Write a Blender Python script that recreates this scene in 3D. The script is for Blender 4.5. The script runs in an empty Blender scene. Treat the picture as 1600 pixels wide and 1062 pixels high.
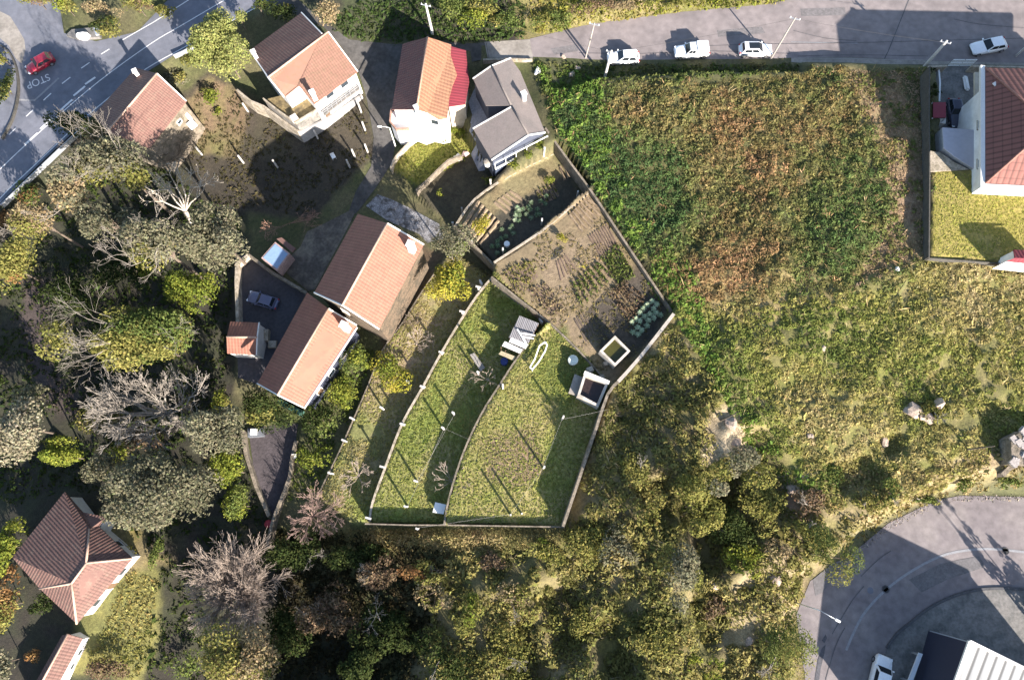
import bpy, bmesh, math, random
import numpy as np
from mathutils import Vector, Matrix
from mathutils.geometry import tessellate_polygon

random.seed(7); RNG = np.random.default_rng(7)
S = bpy.context.scene; COL = S.collection

# ------------------------------------------------------------------ camera, sky, sun, exposure
CAMZ, TILT, FPX = 90.0, math.radians(14.15), 1067.0
CT, ST = math.cos(TILT), math.sin(TILT)
cam = bpy.data.cameras.new('camera'); cam.sensor_width = 36; cam.lens = 36 * FPX / 1600
cam.clip_end = 6000; cam.clip_start = .5
camo = bpy.data.objects.new('camera', cam); camo.location = (0, 0, CAMZ); camo.rotation_euler = (TILT, 0, 0)
COL.objects.link(camo); S.camera = camo

SUN_ELEV = math.radians(24.0)
SX, SY = 0.558, -0.830                      # horizontal direction towards the sun
SUN_ROT = math.atan2(SX, SY)
w = bpy.data.worlds.new('World'); S.world = w; w.use_nodes = True
nt = w.node_tree; nt.nodes.clear()
sky = nt.nodes.new('ShaderNodeTexSky'); sky.sky_type = 'NISHITA'; sky.sun_disc = False
sky.sun_elevation = SUN_ELEV; sky.sun_rotation = SUN_ROT; sky.altitude = 200
bg = nt.nodes.new('ShaderNodeBackground'); bg.inputs['Strength'].default_value = 0.09
wo = nt.nodes.new('ShaderNodeOutputWorld')
nt.links.new(sky.outputs[0], bg.inputs[0]); nt.links.new(bg.outputs[0], wo.inputs[0])
sl = bpy.data.lights.new('sun', 'SUN'); sl.energy = 5.0; sl.angle = math.radians(0.5); sl.color = (1.0, .91, .82)
so = bpy.data.objects.new('sun', sl); COL.objects.link(so)
ce = math.cos(SUN_ELEV)
so.rotation_euler = Vector((SX * ce, SY * ce, math.sin(SUN_ELEV))).to_track_quat('Z', 'Y').to_euler()
S.view_settings.view_transform = 'Standard'; S.view_settings.look = 'None'
S.view_settings.gamma = 1; S.view_settings.use_curve_mapping = False
S.view_settings.exposure = 1.82
S.cycles.max_bounces = 5; S.cycles.diffuse_bounces = 3; S.cycles.glossy_bounces = 2
S.cycles.transmission_bounces = 2; S.cycles.use_denoising = True

# ------------------------------------------------------------------ pixel <-> world
def P(px, py, z):
    u = (px - 800) / FPX; v = (531 - py) / FPX
    s = (CAMZ - z) / (CT - v * ST)
    return Vector((u * s, (v * CT + ST) * s, z))

def Pn(p, z):
    p = np.asarray(p, float); u = (p[:, 0] - 800) / FPX; v = (531 - p[:, 1]) / FPX
    s = (CAMZ - z) / (CT - v * ST)
    return np.stack([u * s, (v * CT + ST) * s], 1)

# ------------------------------------------------------------------ numpy noise
def _hash(ix, iy, seed):
    n = (ix.astype(np.int64) * 374761393 + iy.astype(np.int64) * 668265263 + seed * 1442695041) & 0xffffffff
    n = ((n ^ (n >> 13)) * 1274126177) & 0xffffffff
    return ((n ^ (n >> 16)) & 0xffff) / 65535.0
def vnoise(x, y, seed=0):
    ix = np.floor(x); iy = np.floor(y); fx = x - ix; fy = y - iy
    fx = fx * fx * (3 - 2 * fx); fy = fy * fy * (3 - 2 * fy)
    a = _hash(ix, iy, seed); b = _hash(ix + 1, iy, seed); c = _hash(ix, iy + 1, seed); d = _hash(ix + 1, iy + 1, seed)
    return (a * (1 - fx) + b * fx) * (1 - fy) + (c * (1 - fx) + d * fx) * fy
def fbm(x, y, scale, seed=0, octv=3):
    x = np.asarray(x, float) / scale; y = np.asarray(y, float) / scale; t = 0; a = .5; s = 0
    for k in range(octv):
        t = t + a * vnoise(x * 2 ** k + 17 * k, y * 2 ** k - 9 * k, seed + k); s += a; a *= .5
    return t / s

def inside(poly, x, y):
    poly = np.asarray(poly); r = np.zeros(x.shape, bool); n = len(poly); j = n - 1
    for i in range(n):
        xi, yi = poly[i]; xj, yj = poly[j]
        c = ((yi > y) != (yj > y)) & (x < (xj - xi) * (y - yi) / ((yj - yi) if yj != yi else 1e-9) + xi)
        r ^= c; j = i
    return r
def polydist(poly, x, y):
    poly = np.asarray(poly); d = np.full(x.shape, 1e9); n = len(poly)
    for i in range(n):
        a = poly[i]; b = poly[(i + 1) % n]; ab = b - a; L = max((ab ** 2).sum(), 1e-9)
        t = np.clip(((x - a[0]) * ab[0] + (y - a[1]) * ab[1]) / L, 0, 1)
        d = np.minimum(d, np.hypot(x - a[0] - t * ab[0], y - a[1] - t * ab[1]))
    return d
def zone_w(poly, x, y, feather):
    """1 inside, falling to 0 over feather metres outside"""
    lo = poly.min(0) - feather; hi = poly.max(0) + feather
    wgt = np.zeros(x.shape); m = (x > lo[0]) & (x < hi[0]) & (y > lo[1]) & (y < hi[1])
    if m.any():
        xx, yy = x[m], y[m]; ins = inside(poly, xx, yy); d = polydist(poly, xx, yy)
        t = np.clip(1 - d / max(feather, 1e-6), 0, 1); t = t * t * (3 - 2 * t)
        wgt[m] = np.where(ins, 1, t)
    return wgt

# ------------------------------------------------------------------ materials
def mat(name, col, rough=.8, var=.25, scale=1.5, bump=.15, bscale=12, col2=None, metal=0, attr=False, fine=0.0):
    m = bpy.data.materials.new(name); m.use_nodes = True; n = m.node_tree; N = n.nodes; L = n.links
    b = N['Principled BSDF']; b.inputs['Roughness'].default_value = rough; b.inputs['Metallic'].default_value = metal
    geo = N.new('ShaderNodeNewGeometry')
    def noise(sc, det=4):
        t = N.new('ShaderNodeTexNoise'); t.inputs['Scale'].default_value = sc; t.inputs['Detail'].default_value = det
        L.new(geo.outputs['Position'], t.inputs['Vector']); return t
    if attr:
        a = N.new('ShaderNodeAttribute'); a.attribute_name = 'Col'; src = a.outputs['Color']
    else:
        rgb = N.new('ShaderNodeMix'); rgb.data_type = 'RGBA'
        c2 = col2 or tuple(c * .6 for c in col)
        rgb.inputs['A'].default_value = (*col, 1); rgb.inputs['B'].default_value = (*c2, 1)
        t = noise(scale * .6, 6); r = N.new('ShaderNodeMapRange'); r.inputs['From Min'].default_value = .42; r.inputs['From Max'].default_value = .66
        L.new(t.outputs['Fac'], r.inputs['Value']); L.new(r.outputs[0], rgb.inputs['Factor']); src = rgb.outputs['Result']
        if col2 is None: r.inputs['To Max'].default_value = min(1, var * 2)
    if var:
        t = noise(scale * 3); r = N.new('ShaderNodeMapRange')
        r.inputs['From Min'].default_value = .3; r.inputs['From Max'].default_value = .7
        r.inputs['To Min'].default_value = 1 - var; r.inputs['To Max'].default_value = 1 + var
        L.new(t.outputs['Fac'], r.inputs['Value'])
        mx = N.new('ShaderNodeVectorMath'); mx.operation = 'SCALE'; L.new(src, mx.inputs[0]); L.new(r.outputs[0], mx.inputs['Scale']); src = mx.outputs[0]
    if fine:
        t = noise(9, 2); r = N.new('ShaderNodeMapRange')
        r.inputs['From Min'].default_value = .3; r.inputs['From Max'].default_value = .7
        r.inputs['To Min'].default_value = 1 - fine; r.inputs['To Max'].default_value = 1 + fine
        L.new(t.outputs['Fac'], r.inputs['Value'])
        mx = N.new('ShaderNodeVectorMath'); mx.operation = 'SCALE'; L.new(src, mx.inputs[0]); L.new(r.outputs[0], mx.inputs['Scale']); src = mx.outputs[0]
    L.new(src, b.inputs['Base Color'])
    if bump:
        t = noise(bscale, 3); bp = N.new('ShaderNodeBump'); bp.inputs['Strength'].default_value = bump; bp.inputs['Distance'].default_value = .1
        L.new(t.outputs['Fac'], bp.inputs['Height']); L.new(bp.outputs[0], b.inputs['Normal'])
    return m

def tile_mat(name, col, col2, pitch=.3, course=.42, contrast=.35, lichen=None, bump=.6):
    """clay tile: UV in metres, u along the eave, v down the slope"""
    m = bpy.data.materials.new(name); m.use_nodes = True; n = m.node_tree; N = n.nodes; L = n.links
    b = N['Principled BSDF']; b.inputs['Roughness'].default_value = .85
    uv = N.new('ShaderNodeUVMap'); sp = N.new('ShaderNodeSeparateXYZ'); L.new(uv.outputs[0], sp.inputs[0])
    def math_(op, a, bv):
        k = N.new('ShaderNodeMath'); k.operation = op; L.new(a, k.inputs[0])
        if isinstance(bv, (int, float)): k.inputs[1].default_value = bv
        else: L.new(bv, k.inputs[1])
        return k.outputs[0]
    def single(op, a):
        k = N.new('ShaderNodeMath'); k.operation = op; L.new(a, k.inputs[0]); return k.outputs[0]
    su = math_('MULTIPLY', single('SINE', math_('MULTIPLY', sp.outputs[0], 2 * math.pi / pitch)), .5)
    fv = math_('DIVIDE', sp.outputs[1], course); fr = single('FRACT', fv)
    h = math_('ADD', su, math_('MULTIPLY', fr, -.5))
    # per-tile tone
    iu = single('FLOOR', math_('DIVIDE', sp.outputs[0], pitch)); iv = single('FLOOR', fv)
    cb = N.new('ShaderNodeCombineXYZ'); L.new(iu, cb.inputs[0]); L.new(iv, cb.inputs[1])
    wn = N.new('ShaderNodeTexWhiteNoise'); wn.noise_dimensions = '2D'; L.new(cb.outputs[0], wn.inputs[0])
    geo = N.new('ShaderNodeNewGeometry'); t = N.new('ShaderNodeTexNoise'); t.inputs['Scale'].default_value = .55; t.inputs['Detail'].default_value = 7
    L.new(geo.outputs['Position'], t.inputs['Vector'])
    f = math_('ADD', math_('MULTIPLY', wn.outputs['Value'], .5), math_('MULTIPLY', t.outputs['Fac'], 1.1)); f = math_('SUBTRACT', f, .35)
    cl = N.new('ShaderNodeClamp'); L.new(f, cl.inputs[0])
    mx = N.new('ShaderNodeMix'); mx.data_type = 'RGBA'; mx.inputs['A'].default_value = (*col, 1); mx.inputs['B'].default_value = (*col2, 1)
    L.new(cl.outputs[0], mx.inputs['Factor']); src = mx.outputs['Result']
    if lichen:
        t2 = N.new('ShaderNodeTexNoise'); t2.inputs['Scale'].default_value = 1.4; t2.inputs['Detail'].default_value = 8; t2.inputs['Roughness'].default_value = .7
        L.new(geo.outputs['Position'], t2.inputs['Vector'])
        r = N.new('ShaderNodeMapRange'); r.inputs['From Min'].default_value = .5; r.inputs['From Max'].default_value = .68; r.inputs['To Max'].default_value = .75
        L.new(t2.outputs['Fac'], r.inputs['Value'])
        m2 = N.new('ShaderNodeMix'); m2.data_type = 'RGBA'; L.new(src, m2.inputs['A']); m2.inputs['B'].default_value = (*lichen, 1); L.new(r.outputs[0], m2.inputs['Factor']); src = m2.outputs['Result']
    # grooves between the tiles: a narrow dark line
    g = N.new('ShaderNodeMapRange'); g.inputs['From Min'].default_value = -.5; g.inputs['From Max'].default_value = -.1
    g.inputs['To Min'].default_value = 1 - contrast; g.inputs['To Max'].default_value = 1; L.new(su, g.inputs['Value'])
    g2 = N.new('ShaderNodeMapRange'); g2.inputs['From Min'].default_value = .82; g2.inputs['From Max'].default_value = 1
    g2.inputs['To Min'].default_value = 1; g2.inputs['To Max'].default_value = 1 - contrast; L.new(fr, g2.inputs['Value'])
    k = N.new('ShaderNodeVectorMath'); k.operation = 'SCALE'; L.new(src, k.inputs[0]); L.new(math_('MULTIPLY', g.outputs[0], g2.outputs[0]), k.inputs['Scale'])
    L.new(k.outputs[0], b.inputs['Base Color'])
    bp = N.new('ShaderNodeBump'); bp.inputs['Strength'].default_value = bump; bp.inputs['Distance'].default_value = .06
    L.new(h, bp.inputs['Height']); L.new(bp.outputs[0], b.inputs['Normal'])
    return m

def leaf_mat(name, trans=.3):
    m = bpy.data.materials.new(name); m.use_nodes = True; n = m.node_tree; N = n.nodes; L = n.links
    N.remove(N['Principled BSDF']); out = N['Material Output']
    a = N.new('ShaderNodeAttribute'); a.attribute_name = 'Col'
    d = N.new('ShaderNodeBsdfDiffuse'); t = N.new('ShaderNodeBsdfTranslucent'); x = N.new('ShaderNodeMixShader'); x.inputs[0].default_value = trans
    L.new(a.outputs['Color'], d.inputs[0]); L.new(a.outputs['Color'], t.inputs[0])
    L.new(d.outputs[0], x.inputs[1]); L.new(t.outputs[0], x.inputs[2]); L.new(x.outputs[0], out.inputs[0])
    return m

def plain(name, col, rough=.5, metal=0, coat=0):
    m = mat(name, col, rough, var=.06, scale=2, bump=0, metal=metal)
    if coat: m.node_tree.nodes['Principled BSDF'].inputs['Coat Weight'].default_value = coat
    return m

# ------------------------------------------------------------------ tags, roots, linking
def tag(o, label=None, cat=None, group=None, kind=None):
    if label: o['label'] = label
    if cat: o['category'] = cat
    if group: o['group'] = group
    if kind: o['kind'] = kind
    return o
def root(name, loc, label, cat, group=None):
    o = bpy.data.objects.new(name, None); o.empty_display_size = .5; o.location = loc; COL.objects.link(o)
    o.rotation_euler = (0, 0, 0); o['loc0'] = list(loc)
    return tag(o, label, cat, group)
def rootloc(o):
    v = Vector((0, 0, 0))
    while o is not None: v += o.location; o = o.parent
    return v
def link_mesh(name, me, m=None, parent=None, smooth=False):
    """me is in world coordinates; it becomes a child of parent (mesh made local)"""
    o = bpy.data.objects.new(name, me)
    if m is not None and not me.materials: me.materials.append(m)
    if parent is not None:
        me.transform(Matrix.Translation(-rootloc(parent))); o.parent = parent
    if smooth:
        me.polygons.foreach_set('use_smooth', np.ones(len(me.polygons), bool))
    COL.objects.link(o); return o
def bm_obj(name, bm, m, parent=None, smooth=False):
    me = bpy.data.meshes.new(name); bmesh.ops.recalc_face_normals(bm, faces=bm.faces[:]); bm.to_mesh(me); bm.free()
    return link_mesh(name, me, m, parent, smooth)
def np_mesh(name, V, F, C, m, parent=None, smooth=False):
    """V (n,3), F (k,4 or 3), C (n,3) linear colours"""
    V = np.asarray(V, np.float32); F = np.asarray(F, np.int32); k = F.shape[1]
    me = bpy.data.meshes.new(name); me.vertices.add(len(V)); me.vertices.foreach_set('co', V.ravel())
    me.loops.add(F.size); me.loops.foreach_set('vertex_index', F.ravel())
    me.polygons.add(len(F)); me.polygons.foreach_set('loop_start', np.arange(0, F.size, k, dtype=np.int32))
    me.update(calc_edges=True)
    if C is not None:
        ca = me.color_attributes.new('Col', 'FLOAT_COLOR', 'POINT'); C4 = np.ones((len(V), 4), np.float32); C4[:, :3] = C
        ca.data.foreach_set('color', C4.ravel())
    return link_mesh(name, me, m, parent, smooth)

# ------------------------------------------------------------------ bmesh shapes
def box(bm, c, sx, sy, sz, rz=0, base=True):
    """box on its base centre c"""
    M = Matrix.Translation(Vector(c) + Vector((0, 0, sz / 2 if base else 0))) @ Matrix.Rotation(rz, 4, 'Z') @ Matrix.Diagonal((sx, sy, sz, 1))
    return bmesh.ops.create_cube(bm, size=1, matrix=M)
def beam(bm, a, b, wd, ht=None):
    a = Vector(a); b = Vector(b); d = b - a; L = d.length
    if L < 1e-4: return
    q = d.to_track_quat('X', 'Z'); M = Matrix.Translation((a + b) / 2) @ q.to_matrix().to_4x4() @ Matrix.Diagonal((L, wd, ht or wd, 1))
    bmesh.ops.create_cube(bm, size=1, matrix=M)
def tube(bm, pts, rad, seg=6, cap=True):
    pts = [Vector(p) for p in pts]; rad = rad if isinstance(rad, (list, tuple)) else [rad] * len(pts); rings = []
    for i, p in enumerate(pts):
        d = (pts[min(i + 1, len(pts) - 1)] - pts[max(i - 1, 0)]).normalized()
        q = d.to_track_quat('Z', 'Y'); rings.append([bm.verts.new(p + q @ Vector((rad[i] * math.cos(2 * math.pi * k / seg), rad[i] * math.sin(2 * math.pi * k / seg), 0))) for k in range(seg)])
    for i in range(len(rings) - 1):
        for k in range(seg):
            bm.faces.new((rings[i][k], rings[i][(k + 1) % seg], rings[i + 1][(k + 1) % seg], rings[i + 1][k]))
    if cap: bm.faces.new(rings[0][::-1]); bm.faces.new(rings[-1])
def prism(bm, poly, z0, z1):
    """poly list of (x,y); z0/z1 numbers or lists"""
    n = len(poly); z0 = z0 if isinstance(z0, (list, tuple)) else [z0] * n; z1 = z1 if isinstance(z1, (list, tuple)) else [z1] * n
    a = [bm.verts.new((p[0], p[1], z0[i])) for i, p in enumerate(poly)]; b = [bm.verts.new((p[0], p[1], z1[i])) for i, p in enumerate(poly)]
    bm.faces.new(b); bm.faces.new(a[::-1])
    for i in range(n): bm.faces.new((a[i], a[(i + 1) % n], b[(i + 1) % n], b[i]))
def strip(bm, pts, z0, z1, th):
    """wall along a polyline of (x,y); z lists allowed"""
    n = len(pts); pts = [Vector((p[0], p[1])) for p in pts]
    z0 = z0 if isinstance(z0, (list, tuple)) else [z0] * n; z1 = z1 if isinstance(z1, (list, tuple)) else [z1] * n
    rows = []
    for i, p in enumerate(pts):
        d1 = (p - pts[i - 1]).normalized() if i else (pts[1] - p).normalized()
        d2 = (pts[i + 1] - p).normalized() if i < n - 1 else d1
        t = (d1 + d2); t = t.normalized() if t.length > 1e-6 else d1
        nn = Vector((-t.y, t.x)); k = th / 2 / max(.4, nn.dot(Vector((-d1.y, d1.x))))
        l, r = p + nn * k, p - nn * k
        rows.append([bm.verts.new((l.x, l.y, z0[i])), bm.verts.new((l.x, l.y, z1[i])), bm.verts.new((r.x, r.y, z1[i])), bm.verts.new((r.x, r.y, z0[i]))])
    for a, b in zip(rows, rows[1:]):
        for k in range(4): bm.faces.new((a[k], a[(k + 1) % 4], b[(k + 1) % 4], b[k]))
    bm.faces.new(rows[0]); bm.faces.new(rows[-1][::-1])
def densify(pts, step):
    out = [pts[0]]
    for a, b in zip(pts, pts[1:]):
        L = math.hypot(b[0] - a[0], b[1] - a[1]); k = max(1, int(L / step))
        for i in range(1, k + 1): out.append((a[0] + (b[0] - a[0]) * i / k, a[1] + (b[1] - a[1]) * i / k))
    return out
def smooth_line(pts, n=4):
    """Catmull-Rom through pixel points"""
    q = [pts[0]] + list(pts) + [pts[-1]]; out = []
    for i in range(1, len(q) - 2):
        p0, p1, p2, p3 = [np.array(q[k], float) for k in (i - 1, i, i + 1, i + 2)]
        for t in np.arange(n) / n:
            out.append(tuple(.5 * (2 * p1 + (p2 - p0) * t + (2 * p0 - 5 * p1 + 4 * p2 - p3) * t * t + (3 * p1 - p0 - 3 * p2 + p3) * t ** 3)))
    out.append(tuple(pts[-1])); return out
# ================================================================== TERRAIN
CTRL = [(0,0,1.6),(150,150,1),(0,290,0.3),(300,50,2),(430,10,2.5),(550,60,3.2),(700,60,3.6),(830,80,4),(1000,60,4),(1200,50,4),
 (1400,50,4),(1600,60,4.1),(800,-60,6),(1200,-60,5),(600,-40,5),(350,-60,3),(700,20,5),(950,0,5.4),(610,845,2.4),(760,842,3.4),(860,842,4.2),
 (450,240,-5),(350,215,-5),(500,290,-4.6),(310,260,-5.4),(390,270,-5.6),(420,310,-5.2),(350,290,-5.6),(390,110,-1.6),(320,150,-1.8),(230,230,-2.6),(560,240,-2.4),(440,195,-.2),(470,212,-.4),(515,190,-.2),(562,150,.2),(400,165,-.6),
 (590,130,1.8),(600,220,-1.6),(590,265,-2.6),(570,320,-3.2),(540,350,-3.2),(630,300,-2.6),(660,200,.6),(770,150,1.6),(630,370,-1.4),(645,440,-.8),(610,510,-.8),
 (400,450,-2.5),(450,400,-2.6),(470,350,-3),(400,520,-2.6),(420,600,-2.8),(420,700,-2.6),(425,800,-3),
 (200,400,-3.5),(50,450,-3),(50,600,-4),(200,600,-4.5),(300,800,-4.2),(100,880,-2.4),(205,900,-1.5),(185,950,-1.8),(70,940,-2.6),(200,1000,-4),(380,950,-4.5),(0,1062,-4),(150,300,-2),(60,340,-1.4),
 (330,480,-3.2),(-100,600,-4),(-100,900,-4),(200,1150,-4),(540,600,-1.2),(480,720,-1.7),(470,790,-2.2),
 (500,900,-6),(550,1000,-6.8),(630,900,-5),(610,1062,-6.8),(640,980,-6),(640,1130,3.6),(560,1160,3.2),(480,1180,2.4),(690,1100,4),(560,862,-1),(440,880,-5),(450,1000,-6.5),(720,930,4.2),(735,1010,4.2),(740,1062,4.2),(420,1090,-6),  # the unseen rise below the hollow is added to shade it
 (800,885,1.6),(640,885,-.6),(720,890,1.4),(865,885,2.6),(800,1000,3.2),(900,900,4.6),(950,750,5.0),(985,640,5.2),(930,830,4.6),(1000,1000,5.8),(1100,800,6.0),(1000,800,5.4),(1010,570,5.6),(1200,1000,4.2),(1000,1150,5),(760,1150,4),(690,1160,4),(600,1190,4),
 (880,160,4.8),(950,150,6.6),(950,200,6.2),(1000,300,5.0),(1060,450,5.4),(1100,200,6.2),(1300,250,6.7),(1400,300,6.9),(1300,450,6.9),(1300,600,6.7),(1500,600,6.9),
 (1500,460,7.2),(1580,650,6.7),(1400,720,5.8),(1250,700,6.3),(1000,140,7.1),(1100,134,7.2),(1200,130,6.9),(1400,140,6.5),(1300,122,6),(1110,550,6.3),(900,250,4.4),(1700,600,7),(1700,300,8),
 (1150,700,6.4),(1180,760,5.9),(1240,820,4.8)]
cp = np.array(CTRL); CW = np.stack([Pn(cp[i:i+1, :2], cp[i, 2])[0] for i in range(len(cp))]); CZ = cp[:, 2]
def base_h(x, y):
    num = np.zeros(x.shape); den = np.zeros(x.shape)
    for (cx, cy), cz in zip(CW, CZ):
        d2 = (x - cx) ** 2 + (y - cy) ** 2
        wg = np.exp(-d2 / (2 * 5.5 ** 2)) + 2e-3 * np.exp(-d2 / (2 * 14 ** 2)) + 1e-7 / (1 + d2 / 400)
        num += wg * cz; den += wg
    return num / den

W1 = [(494,778),(512,742),(530,705),(552,655),(575,602),(597,548),(628,505),(655,462),(678,428)]
W2 = [(577,815),(582,785),(600,735),(628,662),(660,605),(690,550),(720,500),(745,462),(768,434)]
W3 = [(694,820),(701,780),(722,712),(750,650),(778,605),(802,568),(822,540)]
W4 = [(880,822),(905,748),(932,668),(950,615),(966,596),(1000,558),(1053,490)]
WG = [(768,432),(815,470),(862,507),(905,548),(950,598)]              # left edge of the vegetable garden
WV = [(772,410),(845,362),(920,300)]                                  # between the plots and the garden
WE = [(852,200),(888,250),(925,300),(985,390),(1050,486)]             # east edge of the gardens
WP = [(712,352),(742,311),(800,272),(868,238)]                        # upper plot wall
WPL = [(712,352),(772,412)]
LAWN_B3 = [(612,262),(640,215),(700,182),(722,200),(745,240),(690,270),(650,290)]
FLAT = [  # pixel polygon, z, feather
 ([(-80,420),(0,318),(52,266),(112,209),(182,149),(232,111),(292,74),(425,-2),(500,-50),(310,-50),(215,50),(150,65),(100,52),(92,0),(92,-60),(-120,-60),(-120,420)], 1.0, 2.0),
 ([(820,62),(925,38),(1065,20),(1200,8),(1260,-20),(1260,-80),(1800,-80),(1800,112),(1600,106),(1450,101),(1250,96),(1090,99),(960,101),(828,93),(760,92),(755,64)], 4.0, 1.6),
 ([(1255,1090),(1240,960),(1262,905),(1320,870),(1385,815),(1460,780),(1500,772),(1700,776),(1900,900),(1900,1200),(1255,1200)], 2.6, 3.0),
 ([(1456,102),(1700,104),(1700,200),(1530,200),(1526,264),(1456,264)], 4.2, .15),
 ([(1454,264),(1530,264),(1700,268),(1700,424),(1570,410),(1453,402)], 8.0, .15),
 ([(497,775),(512,742),(530,705),(552,655),(575,602),(597,548),(628,505),(655,462),(678,428),(705,390),(768,434),(745,462),(720,500),(690,550),(660,605),(628,662),(600,735),(582,785),(577,815),(545,815)], -0.3, .12),
 (W2 + [(800,460),(860,507),(822,540),(802,568),(778,605),(750,650),(722,712),(701,780),(694,820)], 1.5, .12),
 (W3 + [(862,507),(905,548),(950,598),(950,615),(932,668),(905,748),(880,820)], 3.7, .12),
 (WV + [(925,300),(985,390),(1050,486),(1000,556),(962,598),(950,598),(905,548),(862,507),(815,470),(772,432)], 4.0, .12),
 (WPL + [(845,362),(920,300),(888,250),(868,238),(800,272),(742,311)], 2.2, .12),
 ([(650,296),(690,268),(742,240),(760,270),(800,272),(742,311),(712,350),(680,330)], -1.0, .4),
 (LAWN_B3, -1.1, .5),
 ([(368,402),(386,397),(480,456),(402,600),(372,590)], -2.5, .8),
 ([(352,500),(410,500),(410,560),(352,560)], -2.6, .6),
 ([(388,668),(468,660),(455,735),(425,812),(400,760)], -2.8, .6),
 ([(830,95),(960,101),(1090,99),(1250,98),(1250,116),(1120,121),(1000,124),(930,128),(880,140),(850,128)], 4.1, 1.0),
]
FLAT_ = FLAT
FLATW = [(Pn(p, z), z, f) for p, z, f in FLAT]
ROUGH = [([(985,620),(1060,520),(1150,660),(1240,770),(1300,840),(1250,905),(1230,960),(1240,1062),(730,1062),(730,880),(890,870),(925,760),(950,690)], 1.3, 4.5),
 ([(1070,490),(1290,460),(1440,420),(1600,440),(1600,670),(1540,700),(1390,770),(1240,740),(1150,650)], .55, 4.0),
 ([(880,160),(1300,130),(1380,130),(1430,400),(1290,455),(1080,470),(950,290)], .5, 3.5),
 ([(60,420),(180,360),(340,480),(340,700),(400,960),(250,1000),(200,760),(60,700)], .8, 5)]
PIT = [([(1075,800),(1130,770),(1140,850),(1100,875)], 2.0, 3.2), ([(1150,700),(1168,692),(1235,785),(1215,792)], 3.4, 2.4), ([(1000,760),(1030,755),(1040,800)], 3.6, 2.2), ([(860,935),(880,930),(900,980),(880,1000)], 1.4, 3), ([(930,985),(950,980),(975,1040),(955,1050)], 2.2, 2.8), ([(1085,945),(1110,935),(1130,985),(1105,1000)], 3.0, 2.4), ([(1375,690),(1395,685),(1400,700),(1385,708)], 5.0, 1.2), ([(1300,735),(1350,720),(1365,745),(1310,760)], 4.8, 1.5), ([(790,985),(810,980),(835,1040),(815,1055)], 1.2, 2.6)]
PITW = [(Pn(p, z), z, f) for p, z, f in PIT]
ROUGHW = [(Pn(p, 5.0), a, s_) for p, a, s_ in ROUGH]
def raw_h(x, y):
    x = np.asarray(x, float); y = np.asarray(y, float)
    h = base_h(x, y) + (fbm(x, y, 5, 3) - .5) * .5
    for poly, amp, sc in ROUGHW: h = h + zone_w(poly, x, y, 2.0) * amp * ((fbm(x, y, sc, 5, 2) - .5) * 2 + .4 * (fbm(x, y, sc * .4, 6, 2) - .5))
    for poly, z, f in PITW:
        wg = zone_w(poly, x, y, f); h = h * (1 - wg) + z * wg
    for poly, z, f in FLATW:
        wg = zone_w(poly, x, y, f); h = h * (1 - wg) + z * wg
    return h
GS = .4; GX0, GX1, GY0, GY1 = -98, 104, -42, 104
gx = np.arange(GX0, GX1 + GS / 2, GS); gy = np.arange(GY0, GY1 + GS / 2, GS)
XX, YY = np.meshgrid(gx, gy); HH = raw_h(XX, YY)
def Hn(x, y):
    fx = np.clip((np.asarray(x, float) - GX0) / GS, 0, len(gx) - 1.001); fy = np.clip((np.asarray(y, float) - GY0) / GS, 0, len(gy) - 1.001)
    i = fx.astype(int); j = fy.astype(int); u = fx - i; v = fy - j
    return (HH[j, i] * (1 - u) + HH[j, i + 1] * u) * (1 - v) + (HH[j + 1, i] * (1 - u) + HH[j + 1, i + 1] * u) * v
def H(x, y): return float(Hn(np.array([x]), np.array([y]))[0])
def Gn(p):
    p = np.asarray(p, float); z = np.full(len(p), 1.0)
    for _ in range(14):
        u = (p[:, 0] - 800) / FPX; v = (531 - p[:, 1]) / FPX; s = (CAMZ - z) / (CT - v * ST)
        x = u * s; y = (v * CT + ST) * s; z = .5 * z + .5 * Hn(x, y)
    return np.stack([x, y, z], 1)
def G(px, py):
    r = Gn([(px, py)])[0]; return Vector((r[0], r[1], H(r[0], r[1])))

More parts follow.
